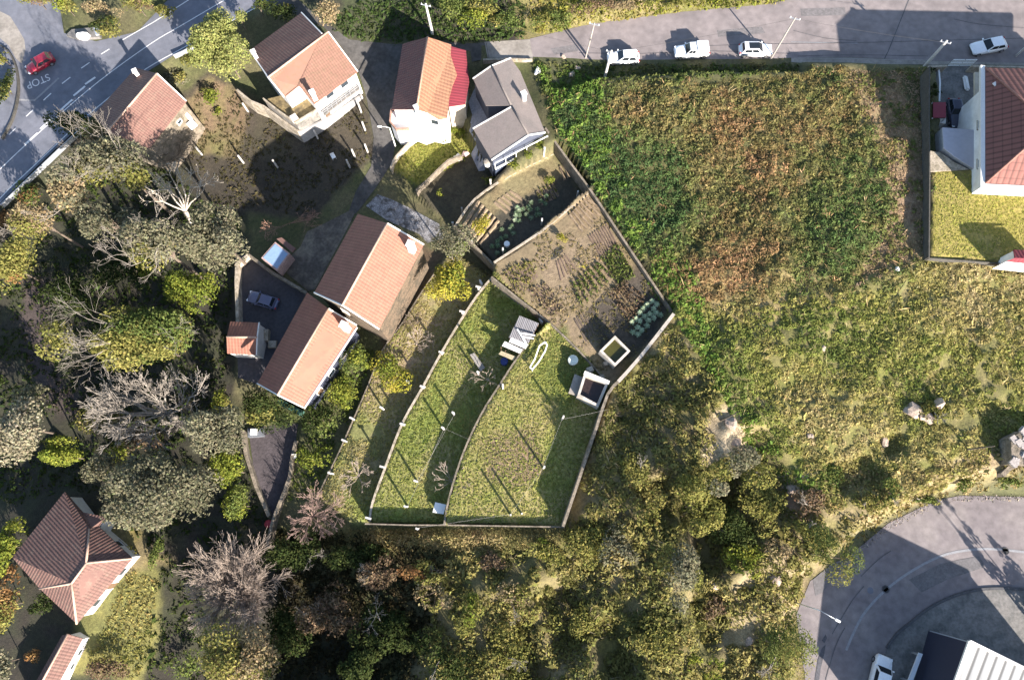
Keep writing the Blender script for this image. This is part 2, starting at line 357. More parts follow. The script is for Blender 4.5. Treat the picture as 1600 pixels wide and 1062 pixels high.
# colour of the soil, turf and some painted shade, zone by zone
def lerp3(a, b, t): return np.asarray(a) * (1 - t[..., None]) + np.asarray(b) * t[..., None]
def sm(t, a, b): t = np.clip((t - a) / (b - a), 0, 1); return t * t * (3 - 2 * t)
wx = XX + (fbm(XX, YY, 2.2, 41) - .5) * 1.6; wy = YY + (fbm(XX, YY, 2.2, 57) - .5) * 1.6
n1 = sm(fbm(XX, YY, 6, 11), .35, .65); n2 = sm(fbm(XX, YY, 1.6, 23), .35, .65)
CC = lerp3((.075, .085, .028), (.13, .115, .055), n1 * .6 + n2 * .4)
DRY = (.30, .235, .115); GRN = (.105, .155, .026); GRD = (.065, .10, .02); BRN = (.17, .115, .07); SOIL = (.055, .042, .033); BEIGE = (.225, .17, .085)
ZONES = [  # pixels, colour a, colour b, warped?
 ([(-60,260),(130,215),(260,200),(380,330),(390,440),(350,640),(430,850),(600,1090),(-60,1090)], (.035,.038,.016), (.032,.026,.018), 1),  # wood floor, darkened so its colour carries the shade under the trees
 ([(255,175),(330,120),(372,140),(470,210),(565,150),(582,240),(480,340),(330,320),(300,250)], (.062,.05,.032), (.045,.037,.026), 1),  # vine yard: brown earth, deepened to stand in for missing shade
 ([(262,190),(330,130),(372,140),(400,165),(420,190),(360,240),(305,235)], (.19,.13,.075), (.15,.135,.05), 1),
 ([(395,170),(470,210),(460,240),(380,245)], (.065,.05,.036), (.07,.06,.035), 1),
 ([(480,0),(830,-10),(830,60),(560,66),(490,40)], (.06,.07,.028), (.05,.04,.03), 1),
 ([(820,62),(925,38),(1065,20),(1200,8),(1200,-40),(800,-40)], (.16,.16,.04), (.25,.2,.09), 1),
 (LAWN_B3, (.21,.215,.035), (.28,.25,.06), 0),
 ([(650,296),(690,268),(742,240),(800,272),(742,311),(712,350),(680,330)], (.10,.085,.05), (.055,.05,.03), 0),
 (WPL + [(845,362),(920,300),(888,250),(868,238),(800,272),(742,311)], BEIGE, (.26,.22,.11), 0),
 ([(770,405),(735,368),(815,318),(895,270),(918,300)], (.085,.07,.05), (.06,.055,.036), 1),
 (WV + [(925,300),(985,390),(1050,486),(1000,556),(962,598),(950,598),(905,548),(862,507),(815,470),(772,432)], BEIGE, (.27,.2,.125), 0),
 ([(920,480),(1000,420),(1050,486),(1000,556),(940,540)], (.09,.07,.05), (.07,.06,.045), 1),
 ([(600,520),(660,390),(690,400),(672,430),(640,480),(605,540)], (.14,.095,.055), (.085,.075,.04), 1),
 (FLAT[5][0], (.36,.27,.17), (.27,.25,.09), 0),
 ([(497,778),(530,705),(560,650),(600,690),(582,785),(560,815)], (.17,.20,.045), (.24,.2,.10), 1),
 (FLAT[6][0], (.21,.25,.05), (.34,.29,.12), 0),
 (FLAT[7][0], (.24,.265,.055), (.36,.3,.12), 0),
 ([(760,690),(830,680),(850,730),(800,760),(765,740)], (.30,.2,.125), (.24,.18,.10), 1),
 ([(835,555),(880,520),(925,590),(880,640),(860,600)], (.16,.19,.035), (.14,.16,.04), 1),
 ([(850,140),(930,128),(1000,135),(1200,125),(1300,112),(1450,112),(1445,405),(1290,460),(1060,480),(930,300),(870,215)], (.115,.10,.034), (.085,.09,.026), 1),
 ([(1320,112),(1400,120),(1425,210),(1440,300),(1430,400),(1340,440),(1395,330),(1370,230)], (.32,.215,.13), (.25,.2,.085), 1),
 ([(1060,480),(1180,470),(1290,440),(1445,405),(1640,430),(1640,700),(1560,700),(1400,770),(1300,800),(1240,750),(1150,690),(1050,500)], (.16,.165,.034), (.24,.2,.08), 1),
 ([(1110,430),(1260,430),(1300,460),(1180,500),(1090,470)], (.30,.225,.10), (.27,.21,.085), 1),
 ([(960,610),(1050,500),(1150,660),(1240,760),(1320,860),(1240,960),(1260,1100),(640,1100),(700,850),(880,830)], (.14,.13,.038), (.20,.155,.075), 1),
 ([(1120,650),(1150,640),(1160,700),(1100,720)], (.50,.40,.26), (.40,.31,.18), 1),
 ([(1222,742),(1262,735),(1266,790),(1236,802)], (.46,.37,.25), (.3,.2,.13), 1),
 ([(1250,770),(1310,750),(1400,770),(1500,720),(1570,700),(1580,735),(1470,765),(1390,800),(1300,830)], (.40,.3,.17), (.22,.19,.07), 1),
 ([(1190,850),(1250,870),(1240,960),(1200,1010),(1130,1000)], (.38,.3,.17), (.25,.2,.1), 1),
 ([(430,830),(880,830),(880,860),(540,860)], (.19,.17,.06), (.15,.14,.05), 1),
 ([(1454,264),(1530,264),(1700,268),(1700,424),(1570,410),(1453,402)], (.31,.265,.06), (.36,.29,.09), 0),
 ([(130,960),(200,880),(245,900),(240,1000),(215,1062),(120,1040)], (.22,.2,.06), (.15,.15,.045), 1),
 ([(165,805),(185,810),(255,880),(200,890)], (.26,.21,.07), (.2,.16,.08), 1),
 ([(40,440),(75,440),(70,560),(120,640),(90,640),(45,560)], (.07,.052,.045), (.06,.045,.04), 1),
]
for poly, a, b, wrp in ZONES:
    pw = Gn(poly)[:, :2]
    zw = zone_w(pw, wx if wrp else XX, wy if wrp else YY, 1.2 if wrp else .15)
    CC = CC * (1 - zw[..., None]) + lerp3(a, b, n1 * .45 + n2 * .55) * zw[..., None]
CC = CC * .72
def ground_mesh():
    ny, nx = XX.shape; V = np.stack([XX, YY, HH], -1).reshape(-1, 3)
    idx = np.arange(nx * ny).reshape(ny, nx)
    F = np.stack([idx[:-1, :-1], idx[:-1, 1:], idx[1:, 1:], idx[1:, :-1]], -1).reshape(-1, 4)
    # skirt out to the horizon
    b = np.concatenate([idx[0, :], idx[1:, -1], idx[-1, -2::-1], idx[-2:0:-1, 0]])
    c = np.array([(GX0 + GX1) / 2, (GY0 + GY1) / 2]); k0 = len(V)
    o = V[b].copy(); o[:, :2] = c + (o[:, :2] - c) * 2.2; o[:, 2] = o[:, 2] * .5
    o2 = V[b].copy(); o2[:, :2] = c + (o2[:, :2] - c) * 30; o2[:, 2] = 0
    V = np.concatenate([V, o, o2]); n = len(b); r = np.arange(n); s = (r + 1) % n
    F2 = np.stack([b[r], k0 + r, k0 + s, b[s]], -1); F3 = np.stack([k0 + r, k0 + n + r, k0 + n + s, k0 + s], -1)
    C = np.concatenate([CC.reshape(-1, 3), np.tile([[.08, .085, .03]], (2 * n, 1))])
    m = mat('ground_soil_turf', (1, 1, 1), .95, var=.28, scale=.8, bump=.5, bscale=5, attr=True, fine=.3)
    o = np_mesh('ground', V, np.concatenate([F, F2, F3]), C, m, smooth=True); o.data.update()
    return tag(o, kind='structure')
ground_mesh()

# ------------------------------------------------------------------ sheets lying on the ground
def sheet(name, px, off, m, step=1.0, z=None, kind='structure', parent=None):
    bm = bmesh.new()
    w3 = Gn(px) if z is None else np.c_[Pn(px, z), np.full(len(px), z)]
    f = bm.faces.new([bm.verts.new((p[0], p[1], 0)) for p in w3])
    if z is None:
        lo = w3.min(0); hi = w3.max(0)
        for ax in (0, 1):
            for v in np.arange(math.floor(lo[ax]) + .013, hi[ax], step):
                nrm = (1, 0, 0) if ax == 0 else (0, 1, 0); co = (v, 0, 0) if ax == 0 else (0, v, 0)
                bmesh.ops.bisect_plane(bm, geom=bm.verts[:] + bm.edges[:] + bm.faces[:], plane_co=co, plane_no=nrm)
        for v in bm.verts: v.co.z = H(v.co.x, v.co.y) + off
        bmesh.ops.triangulate(bm, faces=bm.faces[:])
    else:
        for v in bm.verts: v.co.z = z + off
    for fc in bm.faces:
        fc.normal_update()
        if fc.normal.z < 0: fc.normal_flip()
    me = bpy.data.meshes.new(name); bm.to_mesh(me); bm.free()
    o = link_mesh(name, me, m, parent)
    return tag(o, kind=kind) if kind else o
def line_mark(name, px, wd, z, m, off=.012):
    """painted line: flat ribbon along pixel points at height z"""
    pts = [P(x, y, z) for x, y in px]; bm = bmesh.new(); prev = None
    for i, p in enumerate(pts):
        d = (pts[min(i + 1, len(pts) - 1)] - pts[max(0, i - 1)]).normalized(); n = Vector((-d.y, d.x, 0)) * wd / 2
        a, b = bm.verts.new((p.x + n.x, p.y + n.y, z + off)), bm.verts.new((p.x - n.x, p.y - n.y, z + off))
        if prev: bm.faces.new((prev[0], prev[1], b, a))
        prev = (a, b)
    me = bpy.data.meshes.new(name); bm.to_mesh(me); bm.free()
    for p in me.polygons:
        if p.normal.z < 0: me.flip_normals(); break
    return tag(link_mesh(name, me, m), kind='structure')

M_ASPH = mat('old_asphalt', (.205, .175, .168), .9, var=.16, scale=.35, bump=.1, bscale=20, col2=(.155, .134, .131), fine=.05)
M_ASPH2 = mat('blue_grey_asphalt', (.135, .14, .165), .85, var=.12, scale=.5, bump=.1, bscale=20, col2=(.105, .112, .135), fine=.05)
M_ASPH3 = mat('yard_asphalt', (.155, .134, .136), .85, var=.18, scale=.4, bump=.1, bscale=20, col2=(.20, .175, .168), fine=.06)
M_CONC = mat('weathered_concrete', (.26, .235, .205), .9, var=.18, scale=.8, bump=.15, bscale=14, col2=(.19, .17, .145), fine=.06)
M_CONCD = mat('stained_concrete', (.17, .16, .15), .9, var=.22, scale=1.2, bump=.15, bscale=14, col2=(.10, .10, .095), fine=.08)
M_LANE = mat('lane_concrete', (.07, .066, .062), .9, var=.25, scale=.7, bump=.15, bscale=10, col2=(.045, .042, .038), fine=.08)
M_PAINT = mat('road_paint', (.62, .62, .62), .7, var=.15, scale=6, bump=0)
M_PAINTO = mat('worn_road_paint', (.24, .24, .25), .8, var=.2, scale=6, bump=0)
M_DIRT = mat('trodden_dirt', (.185, .14, .08), .95, var=.2, scale=1.2, bump=.3, bscale=8, fine=.1)
M_VERGE = mat('kerb_concrete', (.26, .24, .22), .9, var=.15, scale=2, bump=.1)

sheet('road', FLAT[0][0], .02, M_ASPH2, z=1.0)
tag(sheet('junction_apron', [(-40,20),(0,18),(16,26),(28,45),(38,62),(40,78),(34,100),(25,92),(14,72),(0,60),(-40,50)], .03, M_CONC, z=1.0), kind='structure')
sheet('main_street', [(828,61),(925,37),(1065,19),(1200,7),(1240,-2),(1262,-30),(1262,-80),(1800,-80),(1800,106),(1600,100),(1450,95),(1330,90),(1250,90),(1090,97),(960,99),(832,91)], .02, M_ASPH, z=4.0)
tag(sheet('pavement', [(1236,91),(1330,91),(1450,96),(1700,102),(1700,108),(1450,102),(1340,101),(1300,103),(1236,98)], .10, M_CONC, z=4.0), kind='structure')
sheet('street_end_slab', [(757,66),(828,62),(833,91),(762,91)], .035, M_CONC)
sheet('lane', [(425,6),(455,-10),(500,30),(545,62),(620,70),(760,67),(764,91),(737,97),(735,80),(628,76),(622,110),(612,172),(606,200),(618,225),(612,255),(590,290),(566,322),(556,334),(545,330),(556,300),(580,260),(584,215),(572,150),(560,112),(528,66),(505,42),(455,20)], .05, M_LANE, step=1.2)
sheet('house_yard', [(556,330),(545,330),(525,340),(480,362),(470,385),(455,400),(440,420),(482,455),(492,452)], .05, mat('dusty_yard', (.085,.072,.06), .95, var=.3, scale=.9, bump=.2, bscale=6, col2=(.17,.145,.11), fine=.1), step=1.2)
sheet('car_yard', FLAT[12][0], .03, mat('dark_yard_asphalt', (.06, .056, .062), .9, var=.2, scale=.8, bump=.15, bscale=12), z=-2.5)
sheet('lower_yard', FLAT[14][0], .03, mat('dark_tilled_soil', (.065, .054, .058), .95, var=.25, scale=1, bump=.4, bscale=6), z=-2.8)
sheet('cul_de_sac', [(1258,1200),(1258,1062),(1244,960),(1266,907),(1322,872),(1388,817),(1460,782),(1500,774),(1700,778),(1900,900),(1900,1200)], .03, M_ASPH3, z=2.6)
sheet('factory_apron', [(1385,1014),(1402,992),(1420,976),(1445,956),(1470,941),(1500,929),(1530,922),(1565,920),(1700,926),(1850,1000),(1850,1200),(1340,1200),(1370,1050)], .045, M_CONCD, z=2.6)
sheet('courtyard', FLAT[3][0][:2] + [(1700,200),(1530,200),(1526,264),(1456,264)], .03, M_CONCD, z=4.2)
sheet('rubble_strip', [(572,322),(590,304),(612,312),(642,326),(686,350),(694,372),(668,380),(655,366),(606,345)], .06, mat('blue_grey_rubble', (.23,.225,.23), .95, var=.5, scale=2.2, bump=.8, bscale=4, col2=(.07,.065,.06), fine=.3))
sheet('small_paved_court', [(741,140),(750,131),(768,165),(790,180),(768,252),(748,268),(735,240),(745,225),(733,205),(738,180),(732,160)], .05, mat('blue_grey_paving', (.24,.25,.28), .85, var=.2, scale=1.5, bump=.15, bscale=10))

# painted lines of the two-lane road (z = 1)
ZR = 1.035
line_mark('edge_line', smooth_line([(-60,382),(0,310),(50,262),(110,205)]), .15, ZR, M_PAINT)
line_mark('edge_line', smooth_line([(129,187),(180,145),(228,108),(292,72),(400,12)]), .15, ZR, M_PAINT)
line_mark('edge_line', [(191,63),(240,35),(300,-3),(340,-26)], .15, ZR, M_PAINT)
cl = smooth_line([(-40,305),(12,253),(75,195),(155,127),(235,69),(282,41),(350,1),(400,-28)])
line_mark('centre_line', cl, .14, ZR, M_PAINT)
for a, b in [((42,230),(62,212)),((66,206),(84,189)),((98,176),(116,160)),((118,154),(136,139)),((136,136),(152,125))]:
    line_mark('centre_line_dash', [(a[0]-3,a[1]-4),(b[0]-3,b[1]-4)], .3, ZR, M_PAINT, off=.016)
for a, b in [((158,85),(171,77)),((127,107),(140,98)),((97,131),(110,121)),((68,157),(80,146)),((41,182),(52,172)),((14,211),(25,200))]:
    line_mark('lane_dash', [a, b], .16, ZR, M_PAINT)
line_mark('give_way_line', [(28,156),(54,157),(64,148),(92,122)], .3, ZR, M_PAINTO)
line_mark('parking_line', [(1236,66),(1340,68)], .12, 4.03, M_PAINTO); line_mark('kerb_line', [(1240,91),(1450,95)], .14, 4.03, M_VERGE, off=.1)
line_mark('road_seam', [(1420,0),(1404,40),(1388,80),(1376,104)], .12, 4.03, mat('tar_seam', (.07,.07,.075), .8, bump=0))
# STOP letters on the asphalt, read from the side street
def text_mesh(txt, m, size):
    cu = bpy.data.curves.new('txt', 'FONT'); cu.body = txt; cu.size = size; cu.align_x = 'CENTER'
    o = bpy.data.objects.new('txt', cu); COL.objects.link(o); dg = bpy.context.evaluated_depsgraph_get(); dg.update()
    me = bpy.data.meshes.new_from_object(o.evaluated_get(dg)); bpy.data.objects.remove(o); me.materials.clear(); me.materials.append(m); return me
me = text_mesh('STOP', M_PAINT, 1.55); c = P(61, 130, ZR); up = Vector((.42, -.907, 0)); rt = Vector((-.907, -.42, 0))
up = (P(66, 142, ZR) - P(60, 127, ZR)).normalized(); rt = Vector((up.y, -up.x, 0))
me.transform(Matrix(((rt.x * .95, up.x * 1.15, 0, c.x - up.x * .9), (rt.y * .95, up.y * 1.15, 0, c.y - up.y * .9), (0, 0, 1, ZR + .014), (0, 0, 0, 1))))
tag(link_mesh('stop_lettering', me), kind='structure')
# bottom-right: concrete gutter ring and tyre lines
M_KERB = mat('kerb_dark', (.07,.07,.075), .9, bump=.1)
def px_wall(name, px, z0, z1, th, m, label, cat='wall', group=None, smooth=0, zt=None, parent=None):
    p = smooth_line(px, smooth) if smooth else px
    pts = [P(x, y, z1 if zt is None else zt) for x, y in p]
    bm = bmesh.new(); strip(bm, [(q.x, q.y) for q in pts], z0, z1, th)
    o = bm_obj(name, bm, m, parent)
    return tag(o, label, cat, group) if label else o
o = px_wall('kerb', [(1386,1012),(1402,990),(1420,975),(1445,955),(1470,940),(1500,928),(1530,921),(1565,919),(1620,921)], 2.55, 2.78, .3, M_KERB, None, smooth=3); tag(o, kind='structure')
line_mark('worn_tyre_line', smooth_line([(1322,1015),(1335,985),(1352,955),(1385,920),(1430,888),(1480,865),(1540,857),(1600,862)]), .28, 2.63, M_PAINTO, off=.02)

M_TAR = mat('crack_tar', (.085,.08,.085), .8, bump=0)
for pts in ([(905,83),(1000,84),(1110,80),(1235,84)],[(1100,72),(1200,69),(1336,67),(1450,64),(1600,60)],[(1246,88),(1336,86),(1450,88)],[(1240,48),(1290,60),(1338,64)],[(1490,30),(1530,38),(1600,44)]): line_mark('road_crack', smooth_line(pts, 3), .09, 4.03, M_TAR)
for pts in ([(1345,900),(1372,874),(1392,860)],[(1300,990),(1330,940),(1350,915)],[(1290,1062),(1305,1010),(1320,980)]): line_mark('road_crack', smooth_line(pts, 3), .08, 2.65, M_TAR)
M_STAIN = mat('oil_stain', (.07,.07,.08), .8, var=.3, bump=0)
for px in ([(1273,1062),(1278,1030),(1284,1012),(1290,1006),(1288,1020),(1282,1045),(1280,1062)],[(1284,1000),(1290,990),(1292,996),(1288,1004)]): sheet('oil_stain', px, .02, M_STAIN, z=2.64)
for px in ([(1270,905),(1300,880),(1330,868),(1345,874),(1310,895),(1285,925),(1274,930)],[(1420,905),(1470,880),(1530,868),(1540,885),(1480,905),(1440,925)]): sheet('road_patch', px, .01, mat('road_patch', (.125,.118,.12), .9, var=.2, scale=1.2, bump=.1, fine=.08), z=2.64)
for px in ([(1120,48),(1190,42),(1196,52),(1122,58)],[(1250,14),(1320,12),(1322,24),(1252,26)],[(860,76),(900,70),(904,80),(866,86)]): sheet('road_patch', px, .008, mat('road_patch', (.15,.137,.135), .9, var=.2, scale=1.2, bump=.1, fine=.08), z=4.022)
sheet('meadow_track', smooth_line([(1448,408),(1420,440),(1395,480),(1360,520),(1320,575),(1280,625),(1240,665),(1208,690)],2)+smooth_line([(1204,687),(1236,661),(1276,621),(1316,571),(1356,516),(1391,477),(1416,438),(1444,406)],2), .04, mat('dry_track', (.22,.2,.075), .95, var=.3, scale=1.5, bump=.3, col2=(.15,.15,.045)))
# ================================================================== BUILDINGS
M_WHITE = mat('white_render', (.72, .70, .67), .85, var=.06, scale=.8, bump=.05, col2=(.6, .57, .53))
M_CREAM = mat('cream_render', (.46, .40, .31), .85, var=.08, scale=.8, bump=.05, col2=(.36, .31, .24))
M_GREYW = mat('grey_render', (.30, .29, .28), .9, var=.15, scale=.8, bump=.1)
M_STONE = mat('granite_blocks', (.20, .165, .125), .95, var=.35, scale=2.2, bump=.6, bscale=4, col2=(.10, .085, .06))
M_STONEL = mat('pale_wall_cap', (.36, .31, .245), .9, var=.35, scale=2.2, bump=.3, bscale=6, col2=(.2, .17, .12))
M_GREENW = mat('green_render', (.035, .10, .075), .8, var=.2, scale=1, bump=.1)
M_NAVYW = mat('dark_blue_render', (.03, .036, .06), .8, var=.1, bump=.05)
M_GLASS = plain('window_glass', (.03, .04, .05), .08)
M_FRAME = plain('white_frame', (.75, .75, .73), .5)
M_WOOD = mat('brown_wood', (.13, .08, .045), .7, var=.2, scale=3, bump=.1)
M_METAL = plain('galvanised_metal', (.55, .57, .6), .35, .6)
M_BLACK = plain('black_rubber', (.02, .02, .02), .8)
M_GUTTER = plain('pale_gutter', (.66, .65, .62), .5)
T_OR = tile_mat('orange_tile', (.29, .125, .085), (.215, .09, .062), .42, .45, .2, lichen=(.24, .12, .075), bump=.5)
T_OR2 = tile_mat('bright_orange_tile', (.285, .145, .082), (.235, .112, .068), .55, .45, .3, bump=.5)
T_BR = tile_mat('brown_tile', (.20, .108, .084), (.145, .074, .06), .34, .42, .3, lichen=(.18, .125, .092), bump=.6)
T_BR2 = tile_mat('weathered_tile', (.165, .088, .07), (.115, .06, .05), .40, .5, .4, lichen=(.18, .125, .095), bump=.6)
T_RED = tile_mat('dark_red_tile', (.20, .082, .066), (.155, .062, .052), .75, .95, .45, bump=.5)
T_MAROON = tile_mat('red_metal_roof', (.22, .028, .04), (.17, .022, .034), .45, 3.5, .25, bump=.4)
T_GREY = mat('grey_fibre_cement', (.17, .143, .132), .9, var=.1, scale=1.5, bump=.1, col2=(.15, .13, .12), fine=.05)
T_NAVY = tile_mat('navy_sheet_roof', (.035, .04, .065), (.03, .036, .058), .5, 40, .1, bump=.3)
M_NAVYC = mat('navy_cladding', (.022, .026, .05), .6, var=.05, bump=0); M_CLAD = mat('pale_blue_cladding', (.3, .34, .4), .6, var=.06, bump=0)
T_WSHEET = tile_mat('white_sheet_roof', (.42, .42, .41), (.39, .39, .38), 1.0, 60, .72, bump=.5)

def roof_bm(faces, th):
    """faces: lists of world Vectors. Closed slab th thick with slope UVs on the top."""
    bm = bmesh.new(); key = {}; tops = []
    def V(p):
        k = (round(p.x, 2), round(p.y, 2), round(p.z, 2))
        if k not in key: key[k] = bm.verts.new(p)
        return key[k]
    uvl = bm.loops.layers.uv.new('UVMap')
    for f in faces:
        vs = [V(p) for p in f]
        try: fc = bm.faces.new(vs)
        except ValueError: continue
        fc.normal_update()
        if fc.normal.z < 0: fc.normal_flip()
        tops.append(fc)
    for fc in tops:
        n = fc.normal; u = Vector((0, 0, 1)).cross(n)
        u = u.normalized() if u.length > .02 else Vector((1, 0, 0)); v = u.cross(n)
        if v.z > 0: v = -v
        for l in fc.loops: l[uvl].uv = (l.vert.co.dot(u), l.vert.co.dot(v))
    bound = [(e.verts[0], e.verts[1]) for e in bm.edges if len(e.link_faces) == 1]
    low = {v: bm.verts.new(v.co - Vector((0, 0, th))) for v in bm.verts[:]}
    for fc in tops: bm.faces.new([low[v] for v in reversed(fc.verts)])
    for a, b in bound: bm.faces.new((a, b, low[b], low[a]))
    return bm
def wpx(faces): return [[P(*p) for p in f] for f in faces]
def walls_under(faces, inset, drop, zb):
    """closed body under the roof: the roof faces shrunk about their centre and dropped, extruded to zb"""
    pts = [p for f in faces for p in f]; c = sum(pts, Vector()) / len(pts)
    bm = bmesh.new(); key = {}
    # principal axis based shrink
    def sh(p):
        d = Vector((p.x - c.x, p.y - c.y, 0)); L = d.length
        return Vector((c.x + d.x * (1 - inset / max(L, .5)), c.y + d.y * (1 - inset / max(L, .5)), p.z - drop))
    def V(p):
        k = (round(p.x, 2), round(p.y, 2), round(p.z, 2))
        if k not in key: key[k] = bm.verts.new(sh(p))
        return key[k]
    for f in faces:
        try: bm.faces.new([V(p) for p in f])
        except ValueError: pass
    bound = [(e.verts[0], e.verts[1]) for e in bm.edges if len(e.link_faces) == 1]
    low = {}
    for a, b in bound:
        for v in (a, b):
            if v not in low: low[v] = bm.verts.new((v.co.x, v.co.y, zb))
        bm.faces.new((a, b, low[b], low[a]))
    edges = [(a.co.copy(), b.co.copy()) for a, b in bound]
    return bm, edges, c
def pane(parent, a, b, t, zc, wd, ht, out, glass=None, frame=None, door=False, name=None):
    """window or door set in the wall a-b, frame proud of the wall by a few cm"""
    d = Vector((b.x - a.x, b.y - a.y, 0)); L = d.length; d.normalize(); n = Vector((d.y, -d.x, 0))
    if n.dot(out) < 0: n = -n
    c = Vector((a.x, a.y, zc)) + d * L * t; rz = math.atan2(d.y, d.x)
    bm = bmesh.new(); f = .09
    for s in (-1, 1): box(bm, c + n * .03 + d * s * (wd / 2) + Vector((0, 0, -ht / 2)), f, .1, ht, rz)
    for s in (-1, 1): box(bm, c + n * .035 + Vector((0, 0, s * ht / 2 - f / 2)), wd + f, .1, f, rz)
    fr = bm_obj('door' if door else 'window', bm, frame or M_FRAME, parent)
    g = bmesh.new(); box(g, c + n * .02 + Vector((0, 0, -ht / 2 + f)), wd - .02, .04, ht - f * 1.5, rz)
    bm_obj('door_panel' if door else 'pane', g, glass or (M_WOOD if door else M_GLASS), fr)
    if not door:
        s_ = bmesh.new(); box(s_, c + n * .08 + Vector((0, 0, -ht / 2 - .12)), wd + .3, .22, .07, rz); bm_obj('sill', s_, M_STONEL, fr)
    return fr
def chimney(parent, px, py, ztop, h, sz=.6, m=None, rz=.5):
    c = P(px, py, ztop); bm = bmesh.new(); box(bm, (c.x, c.y, ztop - h), sz, sz, h, rz)
    o = bm_obj('chimney', bm, m or M_WHITE, parent)
    bm = bmesh.new()
    for sx in (-1, 1):
        for sy in (-1, 1):
            q = Matrix.Rotation(rz, 3, 'Z') @ Vector((sx * (sz / 2 - .07), sy * (sz / 2 - .07), 0)); box(bm, (c.x + q.x, c.y + q.y, ztop), .12, .12, .18, rz)
    box(bm, (c.x, c.y, ztop + .18), sz + .2, sz + .2, .09, rz)
    bm_obj('chimney_cap', bm, m or M_WHITE, o); return o
def ridge(parent, pts, m, r=.13):
    bm = bmesh.new(); tube(bm, pts, r, 8); return bm_obj('ridge_cap', bm, m, parent, True)
RIDGE_M = mat('ridge_tile', (.33, .20, .14), .9, var=.3, scale=4, bump=.2)
RIDGE_PALE = mat('mortared_ridge', (.46, .31, .23), .9, var=.25, scale=4, bump=.2)
RIDGE_GREY = mat('grey_ridge', (.15, .13, .12), .9, var=.2, scale=4, bump=.2)
def building(name, label, cat, faces, zb, wallm, roofm, inset=.35, drop=.16, th=.14, ridges=(), ridge_m=None, roofs=None, windows=(), group=None, verge=None):
    F = wpx(faces); bm, edges, c = walls_under(F, inset, max(drop, .18 + inset * .65), zb)
    r = root(name, (c.x, c.y, zb), label, cat, group); body = bm_obj('wall', bm, wallm, r)
    if roofs:
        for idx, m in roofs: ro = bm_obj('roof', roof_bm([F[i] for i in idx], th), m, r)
    else: ro = bm_obj('roof', roof_bm(F, th), roofm, r)
    for a, b in ridges: ridge(ro, [P(*a) + Vector((0, 0, .02)), P(*b) + Vector((0, 0, .02))], ridge_m or RIDGE_M)
    if verge:
        for a, b in verge:
            vb = bmesh.new(); beam(vb, P(*a) + Vector((0, 0, -.02)), P(*b) + Vector((0, 0, -.02)), .16, .2); bm_obj('verge', vb, M_GUTTER, ro)
    for e, t, zc, wd, ht, *dr in windows:     # e: rough direction (x,y) the wall faces
        cand = []
        for a, b in edges:
            d = Vector((b.x - a.x, b.y - a.y, 0)); n = Vector((d.y, -d.x, 0)).normalized(); mid = (a + b) / 2
            if n.dot(Vector((mid.x - c.x, mid.y - c.y, 0))) < 0: n = -n
            cand.append((n.dot(Vector((e[0], e[1], 0)).normalized()) * 10 + d.length * .1, a, b, n))
        _, a, b, n = max(cand, key=lambda k: k[0])
        pane(r, a, b, t, zc, wd, ht, n, door=bool(dr))
    return r, ro, c

# --- barn by the bend
e, k, zb = 3.4, 6.0, -4.4
b1, ro, c = building('barn', 'low brown tiled barn beside the two-lane road bend, half under a tree', 'barn',
  [[(212,106,e),(245,115,k),(168,206,k),(146,180,e)], [(245,115,k),(291,158,e),(233,232,e),(168,206,k)]], zb, M_STONE, T_BR,
  ridges=[((245,115,k),(168,206,k))], ridge_m=RIDGE_PALE, windows=[((.6,-.6),.3,1.6,.8,.7)], verge=[((245,115,k),(291,158,e))])
bm = bmesh.new(); q = P(288,175,1.6); box(bm, (q.x,q.y,-.6), 1.5, .5, 2.2, -.8); box(bm, (q.x+.5,q.y-1.1,-.6), .5, 1.1, 1.2, -.8)
bm_obj('white_buttress', bm, M_WHITE, b1)
chimney(ro, 211, 112, 5.2, 1.6, .5)
# --- house with a notch and balcony
e, k, zb = 5.4, 7.5, -1.6
b2, ro, c = building('house', 'two-storey white house with brown tiled roof notched over a terrace', 'house',
  [[(390,79,e),(471,20,e),(503,53,k),(419,121,k)], [(419,121,k),(503,53,k),(513,50,k),(559,112,e),(491,163,e-.1),(467,134,6.25),(444,152,5.75)]], zb, M_WHITE, T_BR,
  ridges=[((419,121,k),(513,50,k))], ridge_m=RIDGE_PALE, roofs=[([0], T_BR2), ([1], tile_mat('rose_tile', (.24,.13,.092), (.19,.10,.07), .36, .42, .25, lichen=(.15,.105,.062), bump=.5))],
  windows=[((.55,-.7),.3,4.6,1.3,1.2),((.55,-.7),.65,4.6,1.3,1.2),((.55,-.7),.85,1.7,1.0,2.1,1)],
  verge=[((471,20,e),(503,53,k)),((513,50,k),(559,112,e)),((390,79,e),(419,121,k)),((419,121,k),(444,152,5.75))])
chimney(ro, 488, 145, 7.6, 1.5, .6); chimney(ro, 396, 82, 7.2, 1.2, .5); ch = ro
# terrace block in front: mossy deck with parapets, and the south balcony
bm = bmesh.new(); T = [P(x, y, 2.6) for x, y in [(413,157),(444,149),(470,134),(496,166),(500,172),(463,194),(438,177)]]
prism(bm, [(p.x, p.y) for p in T], zb - .3, 2.6); bm_obj('terrace', bm, mat('weathered_plinth', (.2,.185,.165), .9, var=.3, scale=1, bump=.2, col2=(.1,.095,.085)), b2)
bm = bmesh.new(); prism(bm, [(p.x + (c.x - p.x) * .04, p.y + (c.y - p.y) * .04) for p in T], 2.5, 2.63)
bm_obj('terrace_deck', bm, mat('mossy_deck', (.2,.15,.07), .95, var=.35, scale=1.2, bump=.3, col2=(.07,.055,.03)), b2)
bm = bmesh.new(); TT = [T[0], T[6], T[5], T[4]]; strip(bm, [(p.x, p.y) for p in TT], 2.6, 3.2, .18); bm_obj('parapet', bm, M_STONEL, b2)
